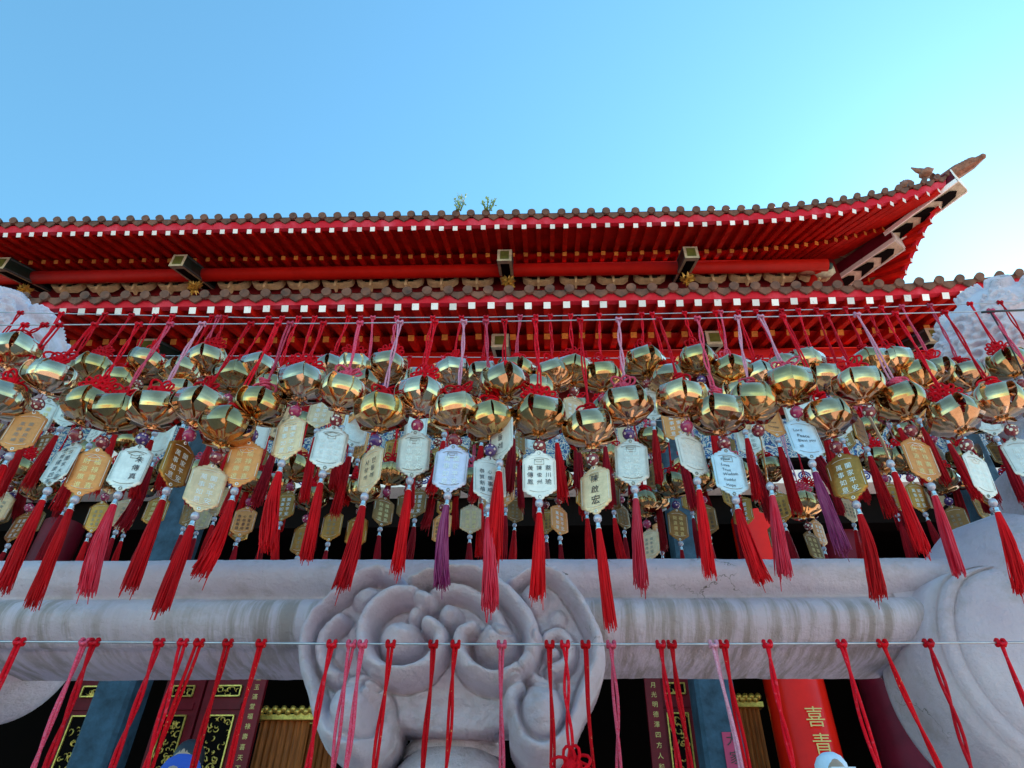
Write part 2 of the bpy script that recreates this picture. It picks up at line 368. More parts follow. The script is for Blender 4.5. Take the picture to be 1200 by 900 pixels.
def lerp(a, b, t): return a + (b - a) * t
def eave_build(E, xvis0, xvis1, budget):
    yd = .72 if E is UP else .80
    # rafters
    xs = []; x = E.xR - .32
    while x > E.xL + .3: xs.append(x); x -= E.raf_sp
    nvis = [x for x in xs if xvis0 < x < xvis1]
    nvis.sort(key=lambda q: abs(q)); solo = set(nvis[:budget])
    rest = {'flying_rafter': MB(), 'rafter': MB()}; rj = random.Random(9)
    w_ = E.rw
    for x in xs:
        jv = Vector((rj.uniform(-.008, .008), rj.uniform(-.012, .006), rj.uniform(-.004, .002))); a, b = E.pe(x) + jv, E.pw(x) + jv; c = lerp(a, b, .55); d = lerp(a, b, .42)
        segs = [('flying_rafter', a, c, w_, M['white'], .0), ('rafter', d + Vector((0, 0, -.10)), b + Vector((0, 0, -.10)), w_ * .95, M['orange'], 0)]
        for nm, p, q, ww, em, lf in segs:
            if x in solo: rafter(E, p, q, ww, ww, nm, em, lf)
            else: rest[nm].beam(p + Vector((0, 0, ww / 2)), q + Vector((0, 0, ww / 2)), ww, ww, 0, mis=[0, 0, 1, 0, 0, 0])
    t = .32
    while t < 6.5:
        a, b = E.se(t), E.sw(t); c = lerp(a, b, .55); d = lerp(a, b, .42)
        for nm, p, q in (('flying_rafter', a, c), ('rafter', d + Vector((0, 0, -.1)), b + Vector((0, 0, -.1)))):
            rest[nm].beam(p + Vector((0, 0, w_ / 2)), q + Vector((0, 0, w_ / 2)), w_, w_, 0, mis=[0, 0, 1, 0, 0, 0])
        t += E.raf_sp
    for nm, mbb in rest.items():
        o = mbb.build(nm, [M['rafter'], M['white'] if nm == 'flying_rafter' else M['orange']], T); o['kind'] = 'stuff'
    # soffit boards above rafters (front + side), roof skin above
    N = 160; mb = MB(); V = []; F = []
    X = [E.xL + (E.xR - E.xL) * i / N for i in range(N + 1)]
    def strip(fa, fb, n, mi=0, flip=False):
        V = []; F = []
        for i in range(n + 1): V.append(fa(i)); V.append(fb(i))
        for i in range(n):
            q = (2 * i, 2 * i + 1, 2 * i + 3, 2 * i + 2); F.append(q if not flip else q[::-1])
        mb.add(V, F, mi, True)
    lf = w_ + .003
    strip(lambda i: E.pe(X[i], lf), lambda i: E.pw(X[i], lf), N)
    strip(lambda i: E.pe(X[i], lf + .03), lambda i: E.pw(X[i], lf + .03), N, 0, True)
    NT = 60; TT = [i * .12 for i in range(NT + 1)]
    strip(lambda i: E.se(TT[i], lf), lambda i: E.sw(TT[i], lf), NT)
    strip(lambda i: E.se(TT[i], lf + .03), lambda i: E.sw(TT[i], lf + .03), NT, 0, True)
    # inner lower boards between inner rafters
    strip(lambda i: lerp(E.pe(X[i]), E.pw(X[i]), .43) + Vector((0, 0, -.10 + w_ * .95 + .003)), lambda i: E.pw(X[i], -.1 + w_ * .95 + .003), N)
    strip(lambda i: lerp(E.se(TT[i]), E.sw(TT[i]), .43) + Vector((0, 0, -.10 + w_ * .95 + .003)), lambda i: E.sw(TT[i], -.1 + w_ * .95 + .003), NT)
    mb.build('soffit', M['soffit'], T)
    # fascia: lying board above the rafter ends, leaning outwards
    mb = MB(); h0, h1 = lf + .0, lf + (.125 if E is UP else .095)
    def fas(pf, n):
        P = [[pf(i, h0, .02), pf(i, h1, .055), pf(i, h1, -.05), pf(i, h0, -.05)] for i in range(n + 1)]
        V = [p for q in P for p in q]; F = []
        for i in range(n):
            for k in range(4):
                a = i * 4 + k; b = i * 4 + (k + 1) % 4; F.append((a, a + 4, b + 4, b))
        mb.add(V, F, 0, False)
    fas(lambda i, u, o: E.pe(X[i], u, o), N); fas(lambda i, u, o: E.se(TT[i], u, o), NT)
    recalc(mb.build('fascia', M['fascia'], T))
    # tiles: roll caps and drip tiles at the edge, rolls up the slope
    mb = MB(); rc = .057; z0 = h1 + .0
    def tile_end(P, outd, alongd, slope, L_=4.4):
        # cap: short half-round roll with slightly proud round end, behind it the roll going up the slope
        up = Vector((0, 0, 1)); L_ = max(.25, L_)
        prof = []
        nseg = 10
        for k in range(nseg + 1):
            a = math.pi * k / nseg; prof.append((math.cos(a) * rc, math.sin(a) * rc * .80))
        rings = []
        stations = [(.13, 0, 1.12), (.10, .0, 1.14), (.08, 0, 1.0), (-L_ * .3, L_ * .3, 1.0), (-L_, L_, 1.0)]
        base = P + up * (z0 + (.045 if E is UP else .020))
        V = []
        for o_, rise, sc in stations:
            c = base + outd * o_ + up * (rise * slope)
            for (px, pz) in prof: V.append(c + alongd * px * sc + up * (pz * sc))
            # lower closing of the end disc
        m = nseg + 1; F = []
        for i in range(len(stations) - 1):
            for k in range(nseg): F.append((i * m + k, i * m + k + 1, (i + 1) * m + k + 1, (i + 1) * m + k))
        mb.add(V, F, 0, True)
        # disc face (ogee lower half)
        c = base + outd * .13; ring = []
        for k in range(20):
            a = 2 * math.pi * k / 20; rr = rc * (1.12 if math.sin(a) > 0 else 1.02)
            ring.append(c + alongd * math.cos(a) * rr + (up + outd * .38) * (math.sin(a) * rr * (1 if math.sin(a) > 0 else 1.0) * .84))
        back = [p - outd * .035 for p in ring]
        mb.add(ring + back, [tuple(range(20))] + [(k, (k + 1) % 20, (k + 1) % 20 + 20, k + 20) for k in range(20)] + [tuple(range(39, 19, -1))], 0, False)
    def drip(P, outd, alongd, hw, L_=4.4):
        up = Vector((0, 0, 1)); base = P + up * (z0 + (.046 if E is UP else .030)) + outd * .105
        pts = []
        n = 10
        for k in range(n + 1):
            s_ = -1 + 2 * k / n; pts.append((s_ * hw, -.004 - .088 * (1 - s_ * s_) - (.012 if abs(s_) < .15 else 0)))
        top = [(hw * (1 - 2 * k / n), .030 - .045 * (1 - (1 - 2 * k / n) ** 2)) for k in range(n + 1)]
        poly = pts + top; V = [base + alongd * a + up * b + outd * (b * .38) for a, b in poly]; V2 = [p - outd * .022 for p in V]
        m = len(poly)
        F = []
        for k in range(n): F.append((k, k + 1, m - 2 - k, m - 1 - k)); F.append((m + m - 1 - k, m + m - 2 - k, m + k + 1, m + k))
        F += [(k, (k + 1) % m, (k + 1) % m + m, k + m) for k in range(m)]
        mb.add(V + V2, F, 0, False)
        # pan tile running up-slope under the rolls
        A_ = base + up * -.01; L_ = max(.2, L_); V = [A_ - alongd * hw, A_ + alongd * hw, A_ + alongd * hw - outd * L_ + up * L_ * .42, A_ - alongd * hw - outd * L_ + up * L_ * .42]
        mb.add(V, [(0, 1, 2, 3)], 0)
    rng = random.Random(5 if E is UP else 6); LM = 4.2 if E is UP else 2.5
    lim = lambda x: min(LM, .85 * (E.xR - E.mir(x)))
    x = E.xR - .10
    while x > E.xL + .1:
        P = E.pe(x); tg = (E.pe(x + .05) - E.pe(x - .05)).normalized()
        P = P + Vector((rng.uniform(-.006, .006), 0, rng.uniform(-.006, .006)))
        tile_end(P, Vector((rng.uniform(-.05, .05), -1, 0)), tg, .42, lim(x))
        P2 = E.pe(x - E.tile_sp / 2); drip(P2, Vector((0, -1, 0)), tg, E.tile_sp * .5, lim(x - E.tile_sp / 2))
        x -= E.tile_sp
    t = .12
    while t < 7:
        P = E.se(t); tg = (E.se(t + .05) - E.se(t - .05)).normalized(); od = Vector((tg.y, -tg.x, 0)).normalized()
        tile_end(P, od, tg, .42, min(LM, .85 * t)); P2 = E.se(t + E.tile_sp / 2); drip(P2, od, tg, E.tile_sp * .5, min(LM, .85 * t))
        t += E.tile_sp
    mb.build('roof_tiles', M['tile'], T)
    # purlin: big round log along the wall head
    mb = MB(); r = .115 if E is UP else .17; xe = 4.88 if E is UP else 6.9
    yb, zb = (7.93, 8.96) if E is UP else (7.36, 6.34)
    mb.tube([(2 * XC - xe, yb, zb), (xe, yb, zb)], r, 20); mb.tube([(xe - .12, yb + .05, zb), (xe - .12, yb + 6, zb)], r, 20)
    mb.build('purlin', M['purlin'], T)
    # hip rafter at the right corner: two stepped members, painted soles
    A = E.pe(E.xR, -.02); B = Vector((E.xWall, E.yW, E.zW - .18))
    dirh = (B - A); hd = dirh.normalized()
    for nm, t0, t1, off in (('hip_rafter', .46, .97, -.30), ('hip_rafter', -.03, .50, -.06)):
        a = A + dirh * t0 + Vector((0, 0, off)); b = A + dirh * t1 + Vector((0, 0, off + (.06 if off < -.2 else 0)))
        mb = MB(); wd, hh = .30, .34
        mb.beam(a + Vector((0, 0, hh / 2)), b + Vector((0, 0, hh / 2)), wd, hh, 0, mis=[1, 0, 2, 0, 0, 0])
        o = mb.build(nm, [M['maroon'], M['cream'], M['white']], T)
        d = (b - a).normalized(); sx = d.cross(Vector((0, 0, 1))).normalized(); uz = sx.cross(d); ln = (b - a).length
        mb = MB(); tpos = .10
        while tpos < ln - .2:   # leaf shaped scales on the sole
            L2 = .33; mid = a + d * tpos - uz * .004
            pts = [mid + d * 0, mid + d * .07 - sx * .09, mid + d * L2 - sx * .125, mid + d * L2 * .72, mid + d * L2 + sx * .125, mid + d * .07 + sx * .09]
            bk = [p - uz * .01 for p in pts]
            mb.add(pts + bk, [(6, 7, 8, 9), (6, 9, 10, 11), (0, 3, 2, 1), (0, 5, 4, 3)] + [(k, (k + 1) % 6, (k + 1) % 6 + 6, k + 6) for k in range(6)], 0)
            tpos += .385
        mb.build('painted_scales', M['black'], o)
        mb = MB()   # white edging strips low on both faces
        for sgn in (-1, 1):
            mb.beam(a + sx * sgn * (wd / 2 + .010) + uz * .03, b + sx * sgn * (wd / 2 + .010) + uz * .03, .022, .09)
        mb.beam(a - d * .012 - sx * wd / 2 + uz * .17, a - d * .012 + sx * wd / 2 + uz * .17, .02, .32)
        mb.build('white_edging', M['white'], o)
    # hip ridge on top with the upswept tip
    pts = [E.pe(E.xR, h1 + .06) - hd * .52 + Vector((0, 0, .06)), E.pe(E.xR, h1 + .05) - hd * .34 + Vector((0, 0, .0)), E.pe(E.xR, h1 + .06) - hd * .15, E.pe(E.xR, h1 + .10) + hd * .4 + Vector((0, 0, .03)), E.pe(E.xR, h1 + .16) + hd * 1.6 + Vector((0, 0, .35)), E.pe(E.xR, h1 + .3) + hd * 3.2 + Vector((0, 0, 1.15))]; pts[0].z -= .13; pts[1].z -= .05
    mb = MB(); mb.tube(pts, [.045, .085, .12, .10, .11, .11], 8, smooth=False)
    for k in range(5):
        mb.ball(pts[1] + (pts[2] - pts[1]) * (k / 4) + Vector((0, 0, .03)), .115, 8, sc=(1, 1, .7))
    mb.ball(pts[0], .052, 8); mb.build('hip_ridge', M['terra'], T)
    # small ridge beasts / ornaments
    rg = random.Random(3)
    for q in range(4):
        c = E.pe(E.xR, h1 + .16) + hd * (.25 + q * .34) + Vector((-.12, -.1, .12 + q * .05)); mb = MB()
        mb.ball(c + Vector((0, 0, .04)), .10, 8, sc=(1.2, 1.1, .8)); mb.ball(c + Vector((.05, -.03, .12)), .05, 8, sc=(1.5, 1, .8))
        for k in range(8):
            a = rg.uniform(-1, 1); mb.tube([c + Vector((a * .03, 0, .06)), c + Vector((a * .12, 0, .14)), c + Vector((a * .19, 0, .17 + rg.uniform(-.02, .07)))], [.05, .045, .012], 5)
        mb.build('ridge_beast', M['terra'], T)

eave_build(UP, -9.6, 7.0, 46)
eave_build(LO, -7.6, 7.4, 53)

# body of the temple
def tb(name, x0, x1, y0, y1, z0, z1, m): 
    mb = MB(); mb.box(x0, x1, y0, y1, z0, z1); return mb.build(name, m, T)
tb('upper_wall', 2 * XC - 5.3, 5.3, 8.34, 16, 7.3, 9.6, M['darkred'])
tb('roof_core', 2 * XC - 5.0, 5.0, 9.0, 17, 9.6, 11.4, M['tile'])
tb('lower_wall', 2 * XC - 7.2, 7.2, 8.15, 17, 5.75, 7.5, M['darkred'])
# cantilever nose beams under both eaves
def nose(E, x, wd, y0, zb0, h):
    a = Vector((x, y0, zb0)); b = Vector((x, E.yW + .1, zb0 + (E.yW + .1 - y0) * .50))
    mb = MB(); hw = wd / 2
    P = [a + Vector((-hw, 0, 0)), a + Vector((hw, 0, 0)), b + Vector((hw, 0, 0)), b + Vector((-hw, 0, 0))]
    P += [p + Vector((0, 0, h)) for p in P]; mb.hexa(P, 0, [1, 0, 1, 0, 0, 0])
    o = mb.build('nose_beam', [M['green'], M['cream']], T)
    mb = MB(); e = .045
    mb.box(x - hw + e, x + hw - e, y0 - .008, y0 - .001, zb0 + e, zb0 + h - e)
    mb.build('end_panel', M['olive'], o)
    mb = MB(); d = (b - a); q0 = a + d * .08; q1 = a + d * .95; dn = Vector((0, 0, -.006)); dn0 = Vector((0, 0, -.001))
    V = [q0 + Vector((-hw + e, 0, 0)), q0 + Vector((hw - e, 0, 0)), q1 + Vector((hw - e, 0, 0)), q1 + Vector((-hw + e, 0, 0))]
    mb.hexa([p + dn for p in V] + [p + dn0 for p in V]); mb.build('sole_panel', M['black'], o)
    mb = MB()
    for sg in (-1, 1):
        for zz in (.03, h - .03):
            mb.beam(a + Vector((sg * (hw + .004), .02, zz)), b + Vector((sg * (hw + .004), -.02, zz)), .006, .025)
    mb.build('side_outline', M['teal'], o)
rg = random.Random(11)
def rosette(x, y, z, r):
    mb = MB()
    for k in range(34):
        d = Vector((rg.uniform(-1, 1), rg.uniform(-1, .3), rg.uniform(-1, 1))).normalized(); c = Vector((x, y, z)) + d * r * rg.uniform(.2, .6)
        s_ = d.orthogonal().normalized() * r * .22; u_ = d.cross(s_)
        mb.add([c - s_, c + u_, c + s_, c - u_, c + d * r * .6], [(0, 1, 4), (1, 2, 4), (2, 3, 4), (3, 0, 4)])
    mb.build('gilt_rosette', M['gilt'], T)
UPX = [-9.0, -6.02, -.62, 2.43]
for x in UPX:
    nose(UP, x, .235, 7.36, 8.55, .28); rosette(x + .03, 7.98, 8.68, .15)
for x in (-8.6, -5.35, -.58, 2.28, 5.2):
    nose(LO, x, .23, 6.72, 6.08, .24); rosette(x + .03, 7.25, 6.12, .15)
# bracket sets between the noses
def bracket(x, y, z, wd):
    h = .30; t = .055
    def prof(w2, hh, th, tip):
        return [(-w2, hh), (-w2, hh - tip), (-w2 + tip * .2, .07), (-w2 + .10, 0), (w2 - .10, 0), (w2 - tip * .2, .07), (w2, hh - tip), (w2, hh),
                (w2 - tip, hh), (w2 - tip, hh - tip), (w2 - tip * .9, th + .04), (w2 - .13, th), (-w2 + .13, th), (-w2 + tip * .9, th + .04), (-w2 + tip, hh - tip), (-w2 + tip, hh)]
    mb = MB(); w2 = wd / 2
    # quads along the boat-shaped outline
    outer = prof(w2, .20, .062, .075)
    def ringmesh(y0, y1, pr, mi):
        n = len(pr); V = [(x + a, y0, z + b) for a, b in pr] + [(x + a, y1, z + b) for a, b in pr]
        F = []
        hN = n // 2
        for k in range(hN - 1):
            F.append((k, k + 1, n - 2 - k, n - 1 - k)); F.append((n + n - 1 - k, n + n - 2 - k, n + k + 1, n + k))
        F += [(k, k + n, (k + 1) % n + n, (k + 1) % n) for k in range(n)]
        mb.add(V, F, mi)
    ringmesh(y, y + .12, outer, 0)
    inner = [(a * .93, (b - .05) * .62 + .045 if abs(a) < w2 - .09 else (b - .10) * .55 + .115) for a, b in outer]
    mb.box(x - .02, x + .02, y - .05, y + .1, z - .10, z + .24, 0)
    mb.box(x - w2 + .16, x + w2 - .16, y - .004, y - .001, z + .035, z + .075, 1)
    for sg in (-1, 1): mb.box(x + sg * (w2 - .043) - .022, x + sg * (w2 - .043) + .022, y - .004, y - .001, z + .13, z + .175, 1)
    o = mb.build('bracket_set', [M['goldcream'], M['green']], T); recalc(o)
x = -9.0 + .5
edges = sorted(UPX + [5.3])
for i in range(len(edges) - 1):
    a, b = edges[i] + .22, edges[i + 1] - .22; n = round((b - a) / .66); st = (b - a) / n
    for k in range(n): bracket(a + st * (k + .5), 8.14, 8.91, .56)
edges = [-8.6, -5.35, -.58, 2.28, 5.2, 7.2]
for i in range(len(edges) - 1):
    a, b = edges[i] + .22, edges[i + 1] - .22; n = round((b - a) / .70); st = (b - a) / n
    for k in range(n): bracket(a + st * (k + .5), 7.70, 6.26, .58)
# painted corner head by the hip root
mb = MB(); mb.ball((4.85, 8.05, 8.95), .17, 10, sc=(1.3, .8, .8)); mb.ball((4.55, 8.0, 8.93), .13, 10, 1, sc=(1.4, .8, .8)); mb.ball((4.9, 7.9, 8.92), .07, 8, 2)
mb.build('painted_beast_head', [M['cream'], M['terra'], M['green']], T)

# painted architrave
fm = bpy.data.materials.new('blue_cloud_pattern_paint'); fm.use_nodes = True; t = fm.node_tree; b = t.nodes['Principled BSDF']; Lk = t.links.new
tc = t.nodes.new('ShaderNodeTexCoord'); nz = t.nodes.new('ShaderNodeTexNoise'); nz.inputs['Scale'].default_value = 9; Lk(tc.outputs['Object'], nz.inputs[0])
va = t.nodes.new('ShaderNodeVectorMath'); va.operation = 'MULTIPLY_ADD'; va.inputs[1].default_value = (.35, .35, .35); Lk(nz.outputs['Color'], va.inputs[0]); Lk(tc.outputs['Object'], va.inputs[2])
vo = t.nodes.new('ShaderNodeTexVoronoi'); vo.inputs['Scale'].default_value = 5.5; Lk(va.outputs[0], vo.inputs[0])
mt_ = t.nodes.new('ShaderNodeMath'); mt_.operation = 'MULTIPLY'; mt_.inputs[1].default_value = 26; Lk(vo.outputs['Distance'], mt_.inputs[0])
sn = t.nodes.new('ShaderNodeMath'); sn.operation = 'SINE'; Lk(mt_.outputs[0], sn.inputs[0])
rp = t.nodes.new('ShaderNodeValToRGB'); e = rp.color_ramp.elements; e[0].position = .0; e[0].color = (.015, .03, .12, 1); e[1].position = .9; e[1].color = (.50, .48, .52, 1)
x_ = e.new(.30); x_.color = (.04, .14, .50, 1); x_ = e.new(.55); x_.color = (.10, .45, .45, 1)
mr = t.nodes.new('ShaderNodeMapRange'); mr.inputs['From Min'].default_value = -1; Lk(sn.outputs[0], mr.inputs['Value']); Lk(mr.outputs[0], rp.inputs[0]); Lk(rp.outputs[0], b.inputs['Base Color'])
def frieze(x0, x1, y, z0, z1):
    mb = MB(); mb.box(x0, x1, y, y + .3, z0, z1); o = mb.build('architrave', fm, T)
    mb = MB()
    for zz in (z0 - .05, z1): mb.box(x0, x1, y - .02, y + .3, zz, zz + .05)
    mb.build('architrave_edging', M['black'], o)
    s_ = 1.1; x = x0
    while x < x1 - .5:
        mb = MB(); mb.box(x, x + .06, y - .02, y - .002, z0 + .002, z1 - .002, 0); x += s_; mb.build('architrave_divider', M['white'], o)
    return o
frieze(2 * XC - 7.0, 7.0, 7.75, 4.95, 5.60)
mb = MB(); mb.box(2 * XC - 7.0, 7.0, 7.80, 8.1, 4.60, 4.80)
o = mb.build('scroll_band', M['white'], T); mb = MB()
x = 2 * XC - 6.8
while x < 6.9:
    pts = [(x + .085 * math.cos(a) * (1 - a / 16), 7.795, 4.70 + .075 * math.sin(a) * (1 - a / 16)) for a in [k * .6 for k in range(22)]]
    mb.tube(pts, .010, 5); x += .20
mb.build('scroll_painting', mat('navy_scroll_paint', (.02, .04, .28), .5), o)
tb('transom_wall', 2 * XC - 7.0, 7.0, 8.9, 9.1, 2.9, 3.6, M['black']); tb('upper_beam', 2 * XC - 7.0, 7.0, 8.15, 8.4, 4.2, 4.6, M['black'])  # walls, beam and ceiling coloured near black to paint the interior's shade
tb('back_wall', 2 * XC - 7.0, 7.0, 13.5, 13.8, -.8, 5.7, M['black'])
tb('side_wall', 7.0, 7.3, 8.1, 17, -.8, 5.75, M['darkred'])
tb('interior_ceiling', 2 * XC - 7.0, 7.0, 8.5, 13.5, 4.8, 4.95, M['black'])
# columns
def sqcol(x):
    mb = MB(); c = .04; w2 = .205
    poly = [(-w2 + c, -w2), (w2 - c, -w2), (w2, -w2 + c), (w2, w2 - c), (w2 - c, w2), (-w2 + c, w2), (-w2, w2 - c), (-w2, -w2 + c)]
    V = [(x + a, 7.8 + b, -.8) for a, b in poly] + [(x + a, 7.8 + b, 5.7) for a, b in poly]
    mb.add(V, [(k, (k + 1) % 8, (k + 1) % 8 + 8, k + 8) for k in range(8)]); return mb.build('stone_column', M['bluestone'], T)
def col_x(u, v, y): return at(u, v, y).x
sqcol(col_x(131, 785, 7.8)); sqcol(col_x(812, 785, 7.8)); sqcol(-8.6); sqcol(5.6)
def rcol(x, y, r, txt, mk='redcol'):
    mb = MB(); mb.lathe([(r * 1.25, -.8), (r * 1.25, -.65), (r, -.6), (r, 4.19)], 32, (x, y, 0)); o = mb.build('lacquered_column', M[mk], T)
    if txt:
        me = text_mesh([txt], .21, M['palegold'], gap=1.2); w_ = obj('writing', me, o)
        w_.location = (x + .04, y - r - .012, 1.12)
    return o
rcol(2.72, 8.02, .32, '喜青談天下和')
rcol(4.0, 8.6, .30, None, 'maroon'); rcol(-6.3, 8.0, .24, None, 'maroon')
# doors of two kinds: leafs with pierced gilt panels
def gilt_panel(x0, x1, z0, z1, y, parent):
    mb = MB(); mb.box(x0, x1, y - .012, y, z0, z1, 1); r_ = random.Random(int(x0 * 97 + z0 * 31))
    for a, b_, c, d in ((x0, x1, z0, z0 + .015), (x0, x1, z1 - .015, z1), (x0, x0 + .015, z0, z1), (x1 - .015, x1, z0, z1)): mb.box(a, b_, y - .035, y - .013, c, d)
    n = int((x1 - x0) * (z1 - z0) * 190)
    for k in range(n):
        cx, cz = r_.uniform(x0 + .04, x1 - .04), r_.uniform(z0 + .04, z1 - .04); a0 = r_.uniform(0, 6.28); rr = r_.uniform(.02, .05); sp = r_.uniform(2.5, 5)
        mb.tube([(min(max(cx + math.cos(a0 + sp * q / 6) * rr * (1 - q / 9), x0 + .02), x1 - .02), y - .02, min(max(cz + math.sin(a0 + sp * q / 6) * rr * (1 - q / 9), z0 + .02), z1 - .02)) for q in range(7)], [.004, .008, .009, .009, .008, .006, .003], 4)
    mb.build('pierced_panel', [M['gilt'], M['black']], parent)
def door_leaf(x0, x1, y):
    mb = MB(); mb.box(x0, x1, y, y + .07, -.75, 2.68); o = mb.build('door', M['door'], T); e = .10
    gilt_panel(x0 + e, x1 - e, 2.22, 2.35, y - .001, o); gilt_panel(x0 + e, x1 - e, .55, 2.02, y - .001, o)
    mb = MB()
    for z0, z1 in ((2.45, 2.60), (2.08, 2.16), (-.6, .4)): mb.box(x0 + .06, x1 - .06, y - .02, y - .001, z0, z1)
    mb.build('door_moulding', M['door'], o)
dl = col_x(30, 785, 8.6)
yD = 8.6
for u0, u1 in ((52, 108), (160, 206), (209, 262)):
    door_leaf(col_x(u0 + 22 - (u0 - 50) * .02, 785, yD), col_x(u1 + 22 - (u1 - 50) * .02, 785, yD), yD)
for u0, u1 in ((748, 792),): door_leaf(col_x(u0, 785, yD), col_x(u1, 785, yD), yD)
tb('lintel', 2 * XC - 7.0, 7.0, 8.48, 8.9, 2.69, 2.9, M['door'])
def strip(u, txt):
    x = col_x(u, 785, 8.3); mb = MB(); mb.box(x - .09, x + .09, 8.3, 8.36, -.7, 2.6); o = mb.build('couplet_board', M['door'], T)
    obj('writing', text_mesh([txt], .065, M['palegold'], gap=1.6), o).location = (x, 8.292, 1.62)
strip(287, '金玉滿堂福祿壽喜天下太平國泰民'); strip(746, '日月光明德澤四方人和年豐風調雨')
# crimson paper on the blue column
cx = col_x(812, 785, 7.8); mb = MB(); mb.box(cx - .01, cx + .18, 7.575, 7.590, .5, 1.60); o = mb.build('paper_notice', M['paperred'], T)
obj('writing', text_mesh(['大家平安'], .125, M['ink'], gap=1.3), o).location = (cx + .085, 7.570, 1.28)

# ------------------------------------------------------------------ roof weeds
def weed(x, label):
    rr = random.Random(int(x * 77) + 5); P = T.matrix_basis @ UP.pe(x); mb = MB()
    P = Vector((P.x, P.y - .16, P.z + .30)); mf = MB()
    for k in range(9):
        a = rr.uniform(-.5, .5); h = rr.uniform(.14, .40 if x < -.9 else .26); pts = [Vector((a * .1, rr.uniform(-.03, .03), -.03)), Vector((a * .16, 0, h * .5)), Vector((a * .25, rr.uniform(-.05, .05), h))]
        mb.tube(pts, [.007, .005, .002], 4)
        for j in range(14):
            c = pts[1].lerp(pts[2], j / 13) if j > 5 else pts[0].lerp(pts[1], j / 5); d = Vector((rr.uniform(-1, 1), rr.uniform(-1, 1), rr.uniform(.1, 1))).normalized()
            s_ = d.orthogonal().normalized() * .012; L2 = rr.uniform(.03, .07)
            mf.add([c, c + d * L2 * .5 + s_, c + d * L2, c + d * L2 * .5 - s_], [(0, 1, 2, 3)], 1 if (j > 9 and x < -.9 and k % 2) else 0)
    t_ = thing('roof_weed', label, 'plant', P, 'weeds growing on the roof edge'); mb.build('stem', M['olive'], t_)
    mf.build('leaves', [mat('weed_leaf', (.30, .42, .08), .6), mat('weed_flower', (.6, .6, .5), .6)], t_)
weed(-1.32, 'tall weed with pale flowers sprouting from the upper roof edge')
weed(-.86, 'short green weed sprouting from the upper roof edge beside taller one')

# ------------------------------------------------------------------ stone balustrade
def zt(v, y):
    return at(PX, v, y).z
# rail: sweep of a two-lobed profile
prof = []
def arc(cy, cz, ry, rz, a0, a1, n):
    for k in range(n + 1):
        a = R(a0 + (a1 - a0) * k / n); prof.append((cy + ry * math.cos(a), cz + rz * math.sin(a)))
arc(.975, .403, .058, .034, 90, 232, 16)          # upper lobe (front is -y)
arc(.985, .336, .082, .042, 122, 232, 14)         # lower lobe
arc(1.00, .318, .060, .022, 215, 270, 6)
prof += [(1.06, .296)]
arc(1.045, .340, .055, .045, -60, 60, 8)
arc(1.03, .401, .045, .037, -30, 90, 8)
nP = len(prof); XS = [-1.36 + 2.9 * i / 700 for i in range(701)]
rs = np.random.RandomState(4); lowf = np.interp(np.arange(701), np.arange(0, 701, 14), rs.uniform(-1, 1, 51)); hif = np.interp(np.arange(701), np.arange(0, 701, 4), rs.uniform(-1, 1, 176))
V = []; F = []
P2 = rs.uniform(-1, 1, (701, nP)) * .0005
for i, x in enumerate(XS):
    for k, (y, z) in enumerate(prof):
        j = P2[i, k]; V.append((x, y + lowf[i] * .0015 * math.sin(k * .7) + j, z + hif[i] * .0006 + lowf[(i + k * 13) % 701] * .0009 + (.004 * (x / 1.4))))
for i in range(700):
    for k in range(nP): F.append((i * nP + k, i * nP + (k + 1) % nP, (i + 1) * nP + (k + 1) % nP, (i + 1) * nP + k))
mb = MB(); mb.add(V, F, 0, True)
BR = thing('stone_railing', 'white stone balustrade with rounded rail, cloud bracket and carved ball posts', 'railing', (0, 0, 0))
recalc(mb.build('rail', M['stonedrip'], BR))

